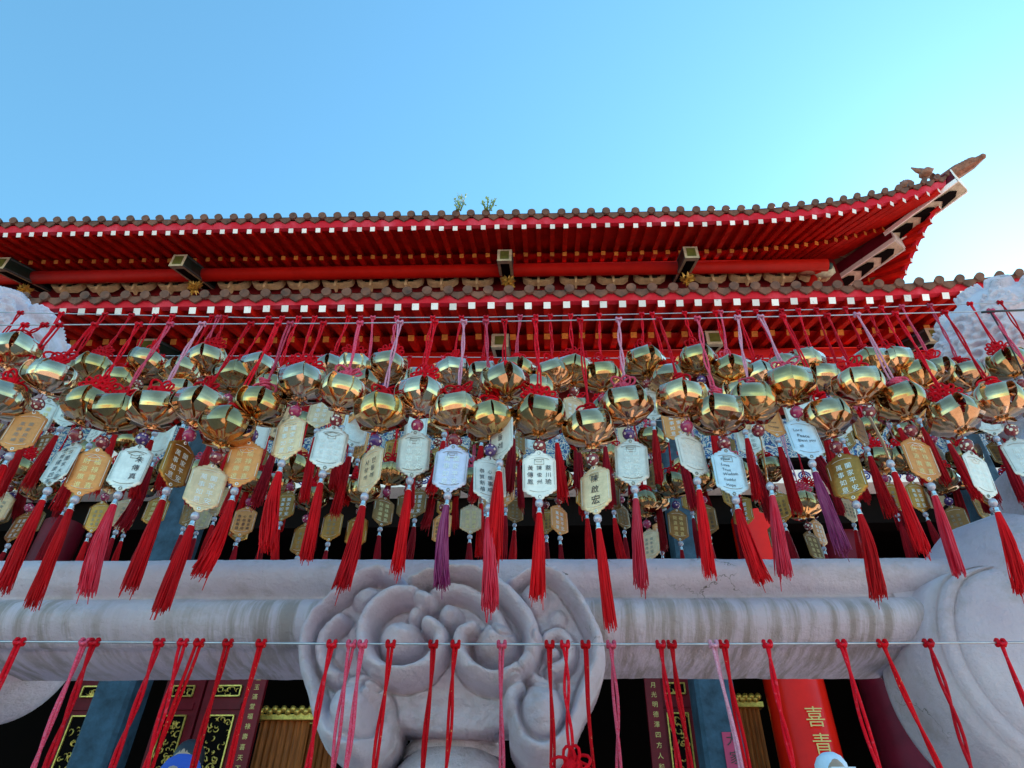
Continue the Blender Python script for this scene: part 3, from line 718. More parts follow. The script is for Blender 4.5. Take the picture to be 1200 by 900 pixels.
# cloud bracket: relief over a 2-D field, strokes given on the 400x250 close-up grid (x3)
Y0 = .908
def cl(p): q = at(333 + p[0] / 3, 650 + p[1] / 3, .875); return (q.x, q.z)
outline = [(600, 62), (520, 75), (455, 100), (400, 62), (330, 52), (255, 85), (200, 130), (140, 185), (90, 240), (58, 310), (52, 380), (60, 450), (82, 510), (95, 580), (120, 650), (155, 705), (215, 742), (285, 745), (345, 715), (385, 660), (398, 600), (425, 598), (500, 612), (600, 618), (700, 612), (765, 598), (786, 600), (790, 660), (815, 705), (860, 742), (930, 742), (985, 705), (1025, 650), (1060, 570), (1095, 500), (1125, 430), (1135, 360), (1125, 290), (1095, 230), (1060, 165), (1010, 100), (950, 62), (890, 55), (830, 75), (790, 105), (740, 80), (670, 65)]
LW = 34
ridges = [
 ([(400, 105), (335, 90), (270, 118), (215, 160), (160, 205), (115, 260), (92, 330), (92, 400), (112, 470), (130, 540), (152, 610), (190, 668), (245, 700), (300, 690), (342, 648), (358, 590), (352, 530), (322, 490)], 36, .026),
 ([(215, 255), (165, 300), (148, 360), (165, 420), (205, 455)], 26, .016),
 ([(520, 205), (450, 175), (380, 190), (325, 240), (300, 310), (312, 385), (365, 440), (440, 452), (510, 425), (555, 370), (560, 315), (520, 280)], 36, .031),
 ([(470, 250), (510, 195), (570, 158), (640, 160), (700, 192), (745, 240), (775, 300)], 34, .024),
 ([(470, 130), (540, 100), (620, 90), (700, 105), (760, 150), (810, 200), (855, 260), (875, 330), (858, 400), (800, 452), (730, 465), (665, 435), (628, 380), (632, 320), (670, 300)], 36, .031),
 ([(800, 120), (860, 88), (930, 88), (985, 125), (1030, 185), (1070, 255), (1098, 330), (1094, 410), (1062, 490), (1040, 560), (1010, 630), (960, 690), (895, 705), (838, 670), (805, 600), (800, 530), (820, 490)], 36, .026),
 ([(900, 330), (960, 300), (1000, 340), (990, 400), (940, 430)], 24, .015),
 ([(930, 470), (880, 455), (850, 410)], 22, .012),
 ([(240, 470), (290, 455), (330, 470)], 22, .012)]
bumps = [(310, 180, 62, 46, .024), (252, 570, 78, 88, .032), (195, 385, 34, 50, .016), (270, 290, 50, 40, .014), (425, 328, 78, 62, .032), (592, 245, 44, 42, .028), (748, 335, 76, 66, .032), (880, 175, 52, 56, .024), (905, 570, 72, 88, .032), (945, 370, 36, 34, .018), (960, 240, 44, 44, .014)]
NXg, NZg = 330, 250
x0c, z1c = cl((30, 40)); x1c, z0c = cl((1160, 770))
gx = np.linspace(x0c, x1c, NXg); gz = np.linspace(z0c, z1c, NZg); GX, GZ = np.meshgrid(gx, gz)
pxm = abs(cl((600, 400))[0] - cl((700, 400))[0]) / 100
def seg_dist(pts):
    D = np.full(GX.shape, 9.); 
    for (ax, az), (bx, bz) in zip(pts[:-1], pts[1:]):
        dx, dz = bx - ax, bz - az; t = np.clip(((GX - ax) * dx + (GZ - az) * dz) / (dx * dx + dz * dz + 1e-12), 0, 1)
        D = np.minimum(D, np.hypot(GX - ax - t * dx, GZ - az - t * dz))
    return D
def smooth(pts, n=5):
    out = []; P = [Vector(p + (0,)) for p in pts]; P = [P[0]] + P + [P[-1]]
    for i in range(1, len(P) - 2):
        for k in range(n):
            t = k / n; p = .5 * ((2 * P[i]) + (-P[i - 1] + P[i + 1]) * t + (2 * P[i - 1] - 5 * P[i] + 4 * P[i + 1] - P[i + 2]) * t * t + (-P[i - 1] + 3 * P[i] - 3 * P[i + 1] + P[i + 2]) * t ** 3)
            out.append((p.x, p.y))
    out.append(pts[-1]); return out
OLp = [cl(p) for p in smooth(outline + [outline[0]], 4)][:-1]
ins = np.zeros(GX.shape, bool); n = len(OLp)
for i in range(n):
    (xa, za), (xb, zb) = OLp[i], OLp[(i + 1) % n]
    c = ((za > GZ) != (zb > GZ)) & (GX < (xb - xa) * (GZ - za) / (zb - za + 1e-12) + xa); ins ^= c
ED = seg_dist(OLp + [OLp[0]])
H = np.full(GX.shape, .009); GR = np.full(GX.shape, 99.)
for pts, wd, h in ridges:
    if wd < 30: wd *= 1.3; h += .006
    D = seg_dist([cl(p) for p in smooth(pts)]) / (wd * .93 * pxm)
    H = np.maximum(H, h * np.clip(1 - np.clip(D, 0, 1) ** 2.6, 0, 1) ** .55); GR = np.minimum(GR, np.abs(D - 1.0) * wd)
for bx, bz, rx, rz, h in bumps:
    rx *= 1.14; rz *= 1.14
    c = cl((bx, bz)); q = ((GX - c[0]) / (rx * pxm)) ** 2 + ((GZ - c[1]) / (rz * pxm * 1.05)) ** 2
    H = np.maximum(H, h * np.sqrt(np.clip(1 - q, 0, 1)))
cz = cl((600, 560)); H += .0
Lo = np.clip((cl((0, 440))[1] - GZ) / .03, 0, 1) * np.clip((GX - cl((375, 0))[0]) / .012, 0, 1) * np.clip((cl((800, 0))[0] - GX) / .012, 0, 1); H = H * (1 - .75 * Lo); _low = ((GZ < cl((0, 480))[1]) & (GX > cl((380, 0))[0]) & (GX < cl((800, 0))[0])); 
H = (H + np.roll(H, 1, 0) + np.roll(H, -1, 0) + np.roll(H, 1, 1) + np.roll(H, -1, 1)) / 5
rs = np.random.RandomState(8); Nn = np.kron(rs.uniform(-1, 1, (NZg // 5 + 1, NXg // 5 + 1)), np.ones((5, 5)))[:NZg, :NXg]
for _ in range(3): Nn = (Nn + np.roll(Nn, 2, 0) + np.roll(Nn, -2, 0) + np.roll(Nn, 2, 1) + np.roll(Nn, -2, 1)) / 5
H = H - .0032 * np.exp(-(GR / 6.0) ** 2)
rE = .017; e = np.clip(ED / rE, 0, 1); rnd = np.sqrt(1 - (1 - e) ** 2)
Yf = Y0 - .010 - (H * 2.2 + .012) * rnd + Nn * .0036
idx = -np.ones(GX.shape, int); mb = MB(); V = []; F = []
for j in range(NZg):
    for i in range(NXg):
        if ins[j, i]: idx[j, i] = len(V); V.append((GX[j, i], float(Yf[j, i]), GZ[j, i]))
nf = len(V)
for k in range(nf): V.append((V[k][0], Y0 + .055, V[k][2]))
from collections import Counter
ec = Counter()
for j in range(NZg - 1):
    for i in range(NXg - 1):
        q = (idx[j, i], idx[j, i + 1], idx[j + 1, i + 1], idx[j + 1, i])
        if min(q) >= 0:
            q = tuple(int(a) for a in q); F.append(q); F.append(tuple(a + nf for a in q[::-1]))
            for a, b in zip(q, q[1:] + q[:1]): ec[(a, b)] += 1
for (a, b) in list(ec):
    if (b, a) not in ec: F.append((b, a, a + nf, b + nf))
mb.add(V, F, 0, True); CB = mb.build('cloud_bracket', M['stone'], BR)
# drop unused verts
import bmesh
bm = bmesh.new(); bm.from_mesh(CB.data); bmesh.ops.delete(bm, geom=[v_ for v_ in bm.verts if not v_.link_faces], context='VERTS'); bm.to_mesh(CB.data); bm.free()
# vase under the bracket and lower panel rail
c = at(526, 885, .93); mb = MB()
mb.lathe([(.002, c.z + .018), (.03, c.z + .016), (.052, c.z + .008), (.070, c.z - .012), (.083, c.z - .05), (.080, c.z - .10), (.055, c.z - .16), (.04, c.z - .2), (.06, c.z - .24)], 40, (c.x, .972, 0)); mb.build('vase_baluster', M['stone'], BR)
mb = MB(); mb.lathe([(.064, c.z + .004), (.066, c.z + .014), (.058, c.z + .022), (.052, c.z + .05), (.060, c.z + .085), (.060, c.z + .13)], 40, (c.x, .988, 0)); mb.build('baluster_neck', M['stone'], BR)
mb = MB(); mb.box(-1.4, 1.5, .90, 1.04, -.95, -.12); mb.build('lower_panel', M['stone'], BR)

# carved ball posts
def carved_ball(cx, cy, cz, r, seed, sz):
    rr = random.Random(seed); NU, NV = 340, 220
    th = np.linspace(0, np.pi, NV); ph = np.linspace(0, 2 * np.pi, NU, endpoint=False); TH, PH = np.meshgrid(th, ph, indexing='ij')
    P = np.stack([np.sin(TH) * np.cos(PH), np.sin(TH) * np.sin(PH), np.cos(TH)], -1)
    H = np.zeros(TH.shape)
    for k in range(46):
        c = np.array(Vector((rr.gauss(0, 1), rr.gauss(0, 1), rr.gauss(0, .8))).normalized()); a = np.array(Vector(c).orthogonal().normalized()); b = np.cross(c, a)
        R0 = rr.uniform(.16, .32); turns = rr.uniform(1.1, 2.0) * rr.choice((-1, 1)); a0 = rr.uniform(0, 6.28); wd = rr.uniform(.035, .055)
        D = np.full(TH.shape, 9.)
        for q in range(26):
            t_ = q / 25; rad = R0 * (1 - .85 * t_); ang = a0 + turns * 6.28 * t_; pt = c + (a * math.cos(ang) + b * math.sin(ang)) * rad
            if q == 0 : pt0 = pt
            pt = pt / np.linalg.norm(pt); D = np.minimum(D, np.linalg.norm(P - pt, axis=-1))
        H = np.maximum(H, np.sqrt(np.clip(1 - (D / wd) ** 2, 0, 1)) * .95)
    for k in range(26):      # long flame strokes
        c = np.array(Vector((rr.gauss(0, 1), rr.gauss(0, 1), rr.gauss(0, 1))).normalized()); d = np.array(Vector((rr.gauss(0, 1), rr.gauss(0, 1), rr.gauss(0, 1))).normalized()); wd0 = rr.uniform(.04, .07)
        for q in range(16):
            c = c + d * .05 + np.cross(c, d) * .03 * math.sin(q * .5); c = c / np.linalg.norm(c); D = np.linalg.norm(P - c, axis=-1)
            H = np.maximum(H, .8 * np.sqrt(np.clip(1 - (D / (wd0 * (1 - q / 20))) ** 2, 0, 1)))
    for _ in range(2): H = (H + np.roll(H, 1, 1) + np.roll(H, -1, 1)) / 3
    RR = r * (.95 + .135 * H); V = P * RR[..., None] * np.array([1, 1, sz]) + np.array([cx, cy, cz]); V = V.reshape(-1, 3)
    F = [(i * NU + k, i * NU + (k + 1) % NU, (i + 1) * NU + (k + 1) % NU, (i + 1) * NU + k) for i in range(NV - 1) for k in range(NU)]
    mb = MB(); mb.add(V.tolist(), F, 0, True); return mb
for side, (u, v, y, r) in enumerate(((-18, 422, 1.10, .150), (1192, 412, 1.08, .150))):
    c = at(u, v, y); carved_ball(c.x, c.y, c.z, r, 3 + side, 1.06).build('carved_ball', M['stone'], BR)
    mb = MB(); mb.lathe([(.07, c.z - r * .9), (.10, c.z - r * 1.02), (.125, c.z - r * 1.15), (.10, c.z - r * 1.25), (.085, c.z - r * 1.35), (.11, c.z - r * 1.6), (.12, c.z - r * 1.75)], 40, (c.x, c.y, 0))
    mb.build('post_neck', M['stone'], BR)
    mb = MB(); w2 = .12; mb.box(c.x - w2, c.x + w2, c.y - w2, c.y + w2, -.95, c.z - r * 1.74)
    o = mb.build('post', M['stone'], BR); bv = o.modifiers.new('b', 'BEVEL'); bv.width = .015; bv.segments = 3
    # scroll drum between post and rail
    q = at(-88 if side == 0 else 1232, 712 if side == 0 else 780, .93); rd = .108 if side == 0 else .180
    mb = MB(); pr = [(rd * a, b) for a, b in ((.004, .880), (.25, .881), (.50, .886), (.68, .894), (.76, .900), (.775, .905), (.79, .900), (.86, .908), (.875, .914), (.89, .910), (.95, .928), (.985, .950), (1, .98), (1, 1.04), (.96, 1.06), (.004, 1.06))]
    mb.lathe(pr, 96, (q.x, 0, q.z), axis='Y'); mb.v = [(x_, y_ + (.085 if side == 0 else -.02), min(z_, .36 + .055 * (1 - math.exp(-max(0, z_ - .36) / .055)))) for x_, y_, z_ in mb.v]; recalc(mb.build('scroll_bracket', M['stone'], BR))
    if side == 1:
        mb = MB(); e0 = at(1045, 720, .96); mb.lathe([(.070, 0), (.074, .03), (.085, .06), (.11, .10), (.15, .14), (.17, .2), (.15, .34)], 40, (0, 0, 0))
        o = mb.build('rail_collar', M['stone'], BR); o.rotation_euler = (0, R(90), 0); o.location = (e0.x, 1.0, .345); o.scale = (1.0, 1, 1)

# ------------------------------------------------------------------ wires
def wire_path(pts, y):
    return [at(u, v, y) for u, v in pts]
WY = {'G': 1.14, 'A': .68, 'B': .85, 'E': .68, 'C': 1.13, 'D': 1.32, 'F': 1.52}
WP = {'A': [(-260, 382), (0, 381), (200, 380), (400, 379), (600, 376.5), (800, 373.5), (1000, 369), (1200, 363.5), (1420, 358)],
      'B': [(-200, 366), (0, 366), (100, 368), (300, 372.5), (560, 372), (800, 367), (1000, 361.5), (1110, 357), (1400, 345)],
      'E': [(-300, 750), (0, 752), (200, 753), (400, 754.5), (600, 755), (800, 755), (1000, 754), (1200, 753), (1450, 751)]}
Wpts = {k: wire_path(v, WY[k]) for k, v in WP.items()}
for k, zz in (('G', 1.0), ('C', .86), ('D', .96)): Wpts[k] = [Vector((-1.5 + 3.2 * i / 8, WY[k], zz + .004 * math.sin(i))) for i in range(9)]
def wz(k, x):
    P = Wpts[k]
    for a, b in zip(P[:-1], P[1:]):
        if a.x <= x <= b.x: return a.z + (b.z - a.z) * (x - a.x) / (b.x - a.x)
    return P[-1].z if x > P[-1].x else P[0].z
wl = {'A': 'nearer of the two steel wires crossing above the brass balls', 'B': 'upper farther steel wire strung behind the nearer one above the brass balls',
      'G': 'high shaded wire above the others behind the stone rail', 'E': 'low steel wire stretched in front of the stone rail', 'C': 'low shaded wire hidden just behind the stone rail', 'D': 'rearmost shaded wire behind the stone rail', 'F': 'rearmost shaded wire behind the stone rail'}
for k in ['A', 'B', 'E', 'C', 'D', 'G']:
    mb = MB(); mb.tube([p + Vector((0, 0, 0)) for p in Wpts[k]], .0009 if k != 'E' else .0011, 6); o = mb.build('wire', M['steel']); tag(o, wl[k], 'wire', 'wires the chimes hang from')

# ------------------------------------------------------------------ chime parts (shared meshes)
rg = random.Random(21)
def ball_mesh(seed):
    """ring of folded brass strips: flat middle band, creased to a sloping underside"""
    rr = random.Random(seed); mb = MB(); n = 6; S = .77 * rr.uniform(.97, 1.03)
    runs = [[(.009, .0190), (.020, .0215), (.031, .0205)], [(.031, .0205), (.0362, .0175), (.0392, .0110), (.0402, .0040), (.0396, -.0030), (.0378, -.0088)], [(.0378, -.0088), (.027, -.0160), (.010, -.0212)], [(.010, -.0212), (.007, -.014)]]
    for k in range(n):
        a = 2 * math.pi * (k + rr.uniform(-.13, .13)) / n; tw = rr.uniform(.2, 1.0); sh = (.0010 if k % 2 else -.0006) + rr.uniform(-.0004, .0004); tz = rr.uniform(-.0012, .0012)
        ca, sa = math.cos(a), math.sin(a); th = .0006; w_ = .0425 * rr.uniform(.88, 1.02); zj = rr.uniform(-.0015, .0015)
        for run in runs:
            # refine
            pts = []
            for q in range(len(run) - 1):
                for u_ in range(3): pts.append(tuple(run[q][c] + (run[q + 1][c] - run[q][c]) * u_ / 3 for c in (0, 1)))
            pts.append(run[-1]); V = []; m = len(pts)
            for lay in (0, -th):
                for (pr, pz) in pts:
                    hw = w_ / 2 * min(1, .30 + pr / .048)
                    for s_ in (-1, 0, 1):
                        r2 = pr + sh + lay + s_ * tw * .0011 + (.0006 if s_ == 0 else 0) + rr.uniform(-1, 1) * .00008
                        V.append(((r2 * ca - s_ * hw * sa) * S, (r2 * sa + s_ * hw * ca) * S, (pz * 1.12 + lay * (1 if pz > 0 else -1) * .6 + tz * s_ + zj) * S))
            F = []; q_ = 3 * m
            for i_ in range(m - 1):
                for c in (0, 1):
                    b_ = 3 * i_ + c; F.append((b_, b_ + 3, b_ + 4, b_ + 1)); F.append((q_ + b_, q_ + b_ + 1, q_ + b_ + 4, q_ + b_ + 3))
                F.append((3 * i_, q_ + 3 * i_, q_ + 3 * i_ + 3, 3 * i_ + 3)); F.append((3 * i_ + 2, 3 * i_ + 5, q_ + 3 * i_ + 5, q_ + 3 * i_ + 2))
            mb.add(V, F, 0, True)
    mb.lathe([(.001, .0150), (.009, .0147), (.0095, .013), (.001, .0125)], 16)
    mb.lathe([(.001, -.0155), (.009, -.0152), (.0095, -.0135), (.001, -.013)], 16)
    me = mb.mesh('bell_ball', M['brass1'])
    return me
def finish(me):
    bm = bmesh.new(); bm.from_mesh(me); bmesh.ops.recalc_face_normals(bm, faces=bm.faces)
    bm.to_mesh(me); bm.free()
    return me
BALLS = [finish(ball_mesh(s)) for s in (1, 2, 3, 4, 5, 6)]
def slot(o, m):
    o.material_slots[0].link = 'OBJECT'; o.material_slots[0].material = m
def knot_mesh(kind, seed):
    rr = random.Random(seed); mb = MB(); r = .00135
    if kind == 'flower':       # loose loops
        for k in range(7):
            a = 2 * math.pi * k / 7 + rr.uniform(-.3, .3); L = rr.uniform(.012, .019); d = Vector((math.cos(a), rr.uniform(-.5, .5), math.sin(a) * .75)); s_ = Vector((-d.z, .3, d.x)).normalized()
            pts = []
            for q in range(11):
                t_ = q / 10 * 2 * math.pi; pts.append(d * L * (1 - math.cos(t_)) * .5 + s_ * .0055 * math.sin(t_))
            mb.tube(pts, r, 5)
        mb.ball((0, 0, 0), .0062, 8, sc=(1, .8, .9))
        for k in range(5):
            a = rr.uniform(0, 3); mb.tube([Vector((math.cos(a + t_) * .0068, math.sin(t_ * 1.3) * .004, math.sin(a + t_) * .006)) for t_ in [q * .7 for q in range(10)]], r, 5)
    elif kind == 'endless':      # woven square with side loops
        s_ = .0125
        for k in range(-2, 3):
            o_ = k * .0046
            for dr in (0, 1):
                pts = []
                for q in range(13):
                    t_ = -1 + 2 * q / 12; wv = .0012 * math.sin(q * 1.57 + k * 3.14 + dr * 3.14)
                    a_, b_ = (t_ * s_, o_) if dr == 0 else (o_, t_ * s_); pts.append(Vector(((a_ + b_) * .80, wv, (a_ - b_) * .72)))
                mb.tube(pts, r * 1.35, 5)
        for k in range(12):
            a = 2 * math.pi * (k + .5) / 12; c = Vector((math.cos(a) * .0175, 0, math.sin(a) * .0150)); d = c.normalized(); t2 = Vector((-d.z, 0, d.x))
            mb.tube([c + (d * math.cos(t_) * .0042 + t2 * math.sin(t_) * .003) + Vector((0, rr.uniform(-.001, .001), 0)) for t_ in [q * .7 for q in range(10)]], r, 5)
    else:                      # small tight double knot
        for k in range(9):
            a = rr.uniform(0, 6.28); ti = rr.uniform(-1, 1); c = Vector((rr.uniform(-.002, .002), rr.uniform(-.002, .002), rr.uniform(-.009, .009)))
            mb.tube([c + Vector((math.cos(t_) * .0055, math.sin(t_) * .0045, math.sin(t_ + a) * .0035 * ti)) for t_ in [q * .7 for q in range(10)]], r * 1.1, 5)
        for sg in (-1, 1):
            mb.tube([Vector((sg * (.004 + .009 * math.sin(t_)), .001, -.002 + .006 * math.cos(t_) * 1.2)) for t_ in [q * .35 for q in range(10)]], r, 5)
    # cord going on into the ball
    mb.tube([Vector((0, 0, 0)), Vector((0, 0, -.014))], r * 1.1, 6)
    return mb.mesh('knot', M['knot'])
KN = {'flower': [knot_mesh('flower', s) for s in (1, 2, 3)], 'endless': [knot_mesh('endless', s) for s in (4, 5)], 'tight': [knot_mesh('tight', s) for s in (6, 7, 8)]}
mb = MB(); mb.ball((0, 0, 0), .0080, 14); mb.tube([Vector((0, 0, .008)), Vector((0, 0, .0155))], .0006, 5); mb.tube([Vector((0, 0, -.008)), Vector((0, 0, -.0125))], .0006, 5); BEAD = mb.mesh('bead', M['bead_red'])
def plaque_mesh(cv):
    half = [(0, .0345), (.0028, .0342), (.0052, .0325), (.0062, .0302), (.0085, .0302), (.0106, .0292), (.0118, .0272), (.0140, .0270), (.0160, .0258), (.0168, .0238), (.0190, .0234), (.0206, .0220), (.0212, .0198), (.0212, .0)]
    zs = [z for x, z in half]; xs_ = [x for x, z in half]; rows = []
    Z = sorted(set([.0345 - .0345 * q / 46 for q in range(47)] + zs), reverse=True); Z = Z + [-z for z in Z[-2::-1]]
    NC = 6; V = []
    for lay in (-.00045, .00045):
        for z in Z:
            hw = float(np.interp(abs(z), zs[::-1], xs_[::-1]))
            for c in range(NC + 1):
                x = -hw + 2 * hw * c / NC; V.append((x, lay + cv[0] * x * x + cv[1] * z * z + cv[2] * x * z + cv[3] * max(0, abs(z) - .02) , z))
    n0 = len(Z) * (NC + 1); F = []
    for i_ in range(len(Z) - 1):
        for c in range(NC):
            a = i_ * (NC + 1) + c; F.append((a, a + NC + 1, a + NC + 2, a + 1)); F.append((n0 + a, n0 + a + 1, n0 + a + NC + 2, n0 + a + NC + 1))
        for c in (0, NC):
            a = i_ * (NC + 1) + c; F.append((a, a + NC + 1, a + NC + 1 + n0, a + n0) if c else (a, a + n0, a + NC + 1 + n0, a + NC + 1))
    mb = MB(); mb.add(V, F, 0, True); return mb.mesh('plaque', M['p_silver'])
CV = [(1.2, .2, .5, .02), (-.8, .4, -.8, .03), (.5, -.3, 1.5, 0), (1.6, .1, -.6, .04)]
PLQS = [finish(plaque_mesh(c)) for c in CV]
mb = MB()
for sx_, sz_ in ((1, 1),):
    for a, b in ((-1, 0), (1, 0)): mb.box(a * .0188 - .0002, a * .0188 + .0002, -.00075, -.00055, -.0185, .0185)
mb.lathe([(.0012, -.0006), (.0022, -.0009), (.0022, .0009), (.0012, .0006)], 12, (0, 0, .0305), axis='Y'); mb.lathe([(.0012, -.0006), (.0022, -.0009), (.0022, .0009), (.0012, .0006)], 12, (0, 0, -.0305), axis='Y')
for s_ in (-1, 1):
    mb.tube([Vector((t_ * .0125, -.0007, s_ * (.0215 + .0025 * (1 - t_ * t_)))) for t_ in [-1 + q / 4 for q in range(9)]], .0003, 4)
RIM = mb.mesh('embossed_rim', M['emboss'])
mb = MB(); mb.lathe([(.0001, .0048), (.0026, .0044), (.0042, .0026), (.0048, 0), (.0042, -.0026), (.0026, -.0044), (.0001, -.0048)], 16); PEARL = mb.mesh('pearl', M['pearl'])
mb = MB(); mb.lathe([(.0006, .0), (.0022, -.0004), (.0030, -.0015), (.0028, -.003), (.0036, -.0075), (.0040, -.0085), (.0034, -.0086)], 14); CAP = mb.mesh('tassel_cap', M['silver'])
def tassel_mesh(seed, L=.110, bend=0, spread=1.0):
    rr = random.Random(seed); mb = MB(); n = 84
    for k in range(n):
        a = rr.uniform(0, 6.28); q = math.sqrt(rr.uniform(.02, 1)); LL = L * rr.uniform(.93, 1.03) * (1.0 if rr.random() > .04 else 1.12)
        lag = rr.uniform(-.0012, .0012); ph = rr.uniform(0, 6.28); pts = []
        for i in range(8):
            t_ = i / 7; rad = (.0030 + .0034 * min(1, t_ * 2.6) + .0013 * t_ * t_ * spread) * q
            w1 = .0019 * math.sin(ph + t_ * 6) * t_
            pts.append(Vector((math.cos(a) * rad + w1 + bend * t_ * t_ * .03, math.sin(a) * rad + lag * t_, -LL * t_ * (1 - abs(bend) * .1 * t_))))
        mb.tube(pts, [.0007, .0008, .0008, .00075, .0007, .0007, .00065, .0004], 4, cap=False)
    pts = [Vector((0, 0, 0)), Vector((bend * .002, 0, -L * .3)), Vector((bend * .010, 0, -L * .62)), Vector((bend * .028, 0, -L * .93))]
    mb.tube(pts, [.0030, .0050, .0052, .0040], 10)
    return mb.mesh('tassel', M['t_red'])
TAS = [tassel_mesh(s) for s in (1, 2, 3, 4)] + [tassel_mesh(5, .110, .35, 2.2), tassel_mesh(6, .106, -.3, 2.0)]
TASB = tassel_mesh(9, .112, 1.6, 3.2)
def cord(L, rr, mtl, dx=0, parent=None, r=.0013, dy=0):
    """two strands hitched over the wire, ending at (dx, dy, -L)"""
    mb = MB(); ph = rr.uniform(0, 6.28); tw = rr.uniform(.2, 1.6); sp = rr.uniform(.0011, .0024)
    for s_ in (-1, 1):
        pts = []
        for i in range(13):
            t_ = i / 12; g_ = s_ * sp * math.cos(ph * .1 + tw * 6.28 * t_) * (1 if t_ < .96 else .3); h_ = s_ * sp * math.sin(ph * .1 + tw * 6.28 * t_)
            pts.append(Vector((dx * t_ + g_ + .0012 * math.sin(ph + t_ * 5) * math.sin(math.pi * t_), dy * t_ + h_ - .001, -L * t_)))
        mb.tube(pts, r, 6)
    for s_ in (-1, 1):        # hitch round the wire
        c = Vector((s_ * .0026, 0, 0)); mb.tube([c + Vector((s_ * .0006 * math.sin(t_ / 2), math.cos(t_) * .0026, math.sin(t_) * .0030)) for t_ in [q * .75 for q in range(10)]], r * 1.15, 6)
    mb.tube([Vector((-.0034, -.0030, -.0006)), Vector((-.001, -.0046, -.0028)), Vector((.001, -.0046, -.0028)), Vector((.0034, -.0030, -.0006))], r * 1.2, 6)
    return mb.build('cord', mtl, parent)

TX = {
 'fam': (['闔家平安', '萬事如意'], .0085, 'emboss', True), 'fam2': (['身體健康', '事業順利', '學業進步'], .0072, 'emboss', True), 'gold': (['福祿壽喜', '財源廣進'], .0088, 'embossgold', True),
 'dark': (['國泰民安', '風調雨順'], .0072, 'embossdim', True), 'hand3': (['蔡川瑜', '陳俊州', '黃傳鳳'], .0078, 'pen', True), 'name': (['朱傳真', ''], .0098, 'pen', True),
 'kor': (['민들레'], .0105, 'pen', True), 'kor2': (['민들레', '사랑해'], .0085, 'pen', True), 'name2': (['陳啟宏'], .0120, 'pen', True), 'wish': (['明闔家大富', '身體健康四季'], .0078, 'pen', True),
 'eng1': (['Peace', 'Love', 'Trust', 'Wisdom', 'Faithful', 'Hope'], .0058, 'pen', False), 'eng2': (['Lord', 'Peace', 'Bless you', 'all'], .0070, 'pen', False), 'eng3': (['with', 'stay', 'fortune', 'forever'], .0068, 'pen', False),
 'small': (['平安喜樂', '心想事成', '恭賀新禧'], .0070, 'pen', True)}
mb = MB()  # graduation-cap motif / ingot motif, embossed
def linemotif(pts, r=.00035, mt='embossdim'):
    mb = MB(); mb.tube([Vector((x, -.0008, z)) for x, z in pts], r, 4); return mb.mesh('embossed_motif', M[mt])
MOT = {'capm': linemotif([(-.010, .020), (0, .0235), (.010, .020), (0, .0165), (-.010, .020), (-.005, .0182), (-.005, .0135), (.005, .0135), (.005, .0182)]),
       'house': linemotif([(-.007, .0195), (0, .0235), (.007, .0195), (.007, .0145), (-.007, .0145), (-.007, .0195), (.007, .0195)], mt='emboss'),
       'ingot': linemotif([(-.009, .020), (-.005, .0155), (.005, .0155), (.009, .020), (.003, .0185), (0, .0215), (-.003, .0185), (-.009, .020)], mt='emboss'),
       'square': linemotif([(-.006, .0215), (.006, .0215), (.006, .0145), (-.006, .0145), (-.006, .0215), (-.003, .018), (.003, .018), (.003, .020)])}
WORD_P = {'p_silver': 'silver', 'p_white': 'white', 'p_blue': 'pale blue', 'p_lilac': 'lilac', 'p_gold': 'gold', 'p_orangelit': 'orange', 'p_amber': 'amber', 'p_shade': 'brown'}
WORD_T = {'t_red': 'red', 't_deep': 'deep red', 't_pink': 'rose', 't_purple': 'purple'}
WORD_C = {'cord_red': 'red', 'cord_pink': 'pink', 'cord_pale': 'pale', 'cord_gold': 'gold-flecked red', 'knot': 'plain red'}
ORD = ['first', 'second', 'third', 'fourth', 'fifth', 'sixth', 'seventh', 'eighth', 'ninth', 'tenth', 'eleventh', 'twelfth', 'thirteenth', 'fourteenth', 'fifteenth', 'sixteenth', 'seventeenth', 'eighteenth', 'nineteenth', 'twentieth']
ORD += ['twenty-' + w_ for w_ in ORD[:9]] + ['thirtieth'] + ['thirty-' + w_ for w_ in ORD[:9]] + ['fortieth'] + ['forty-' + w_ for w_ in ORD[:9]]
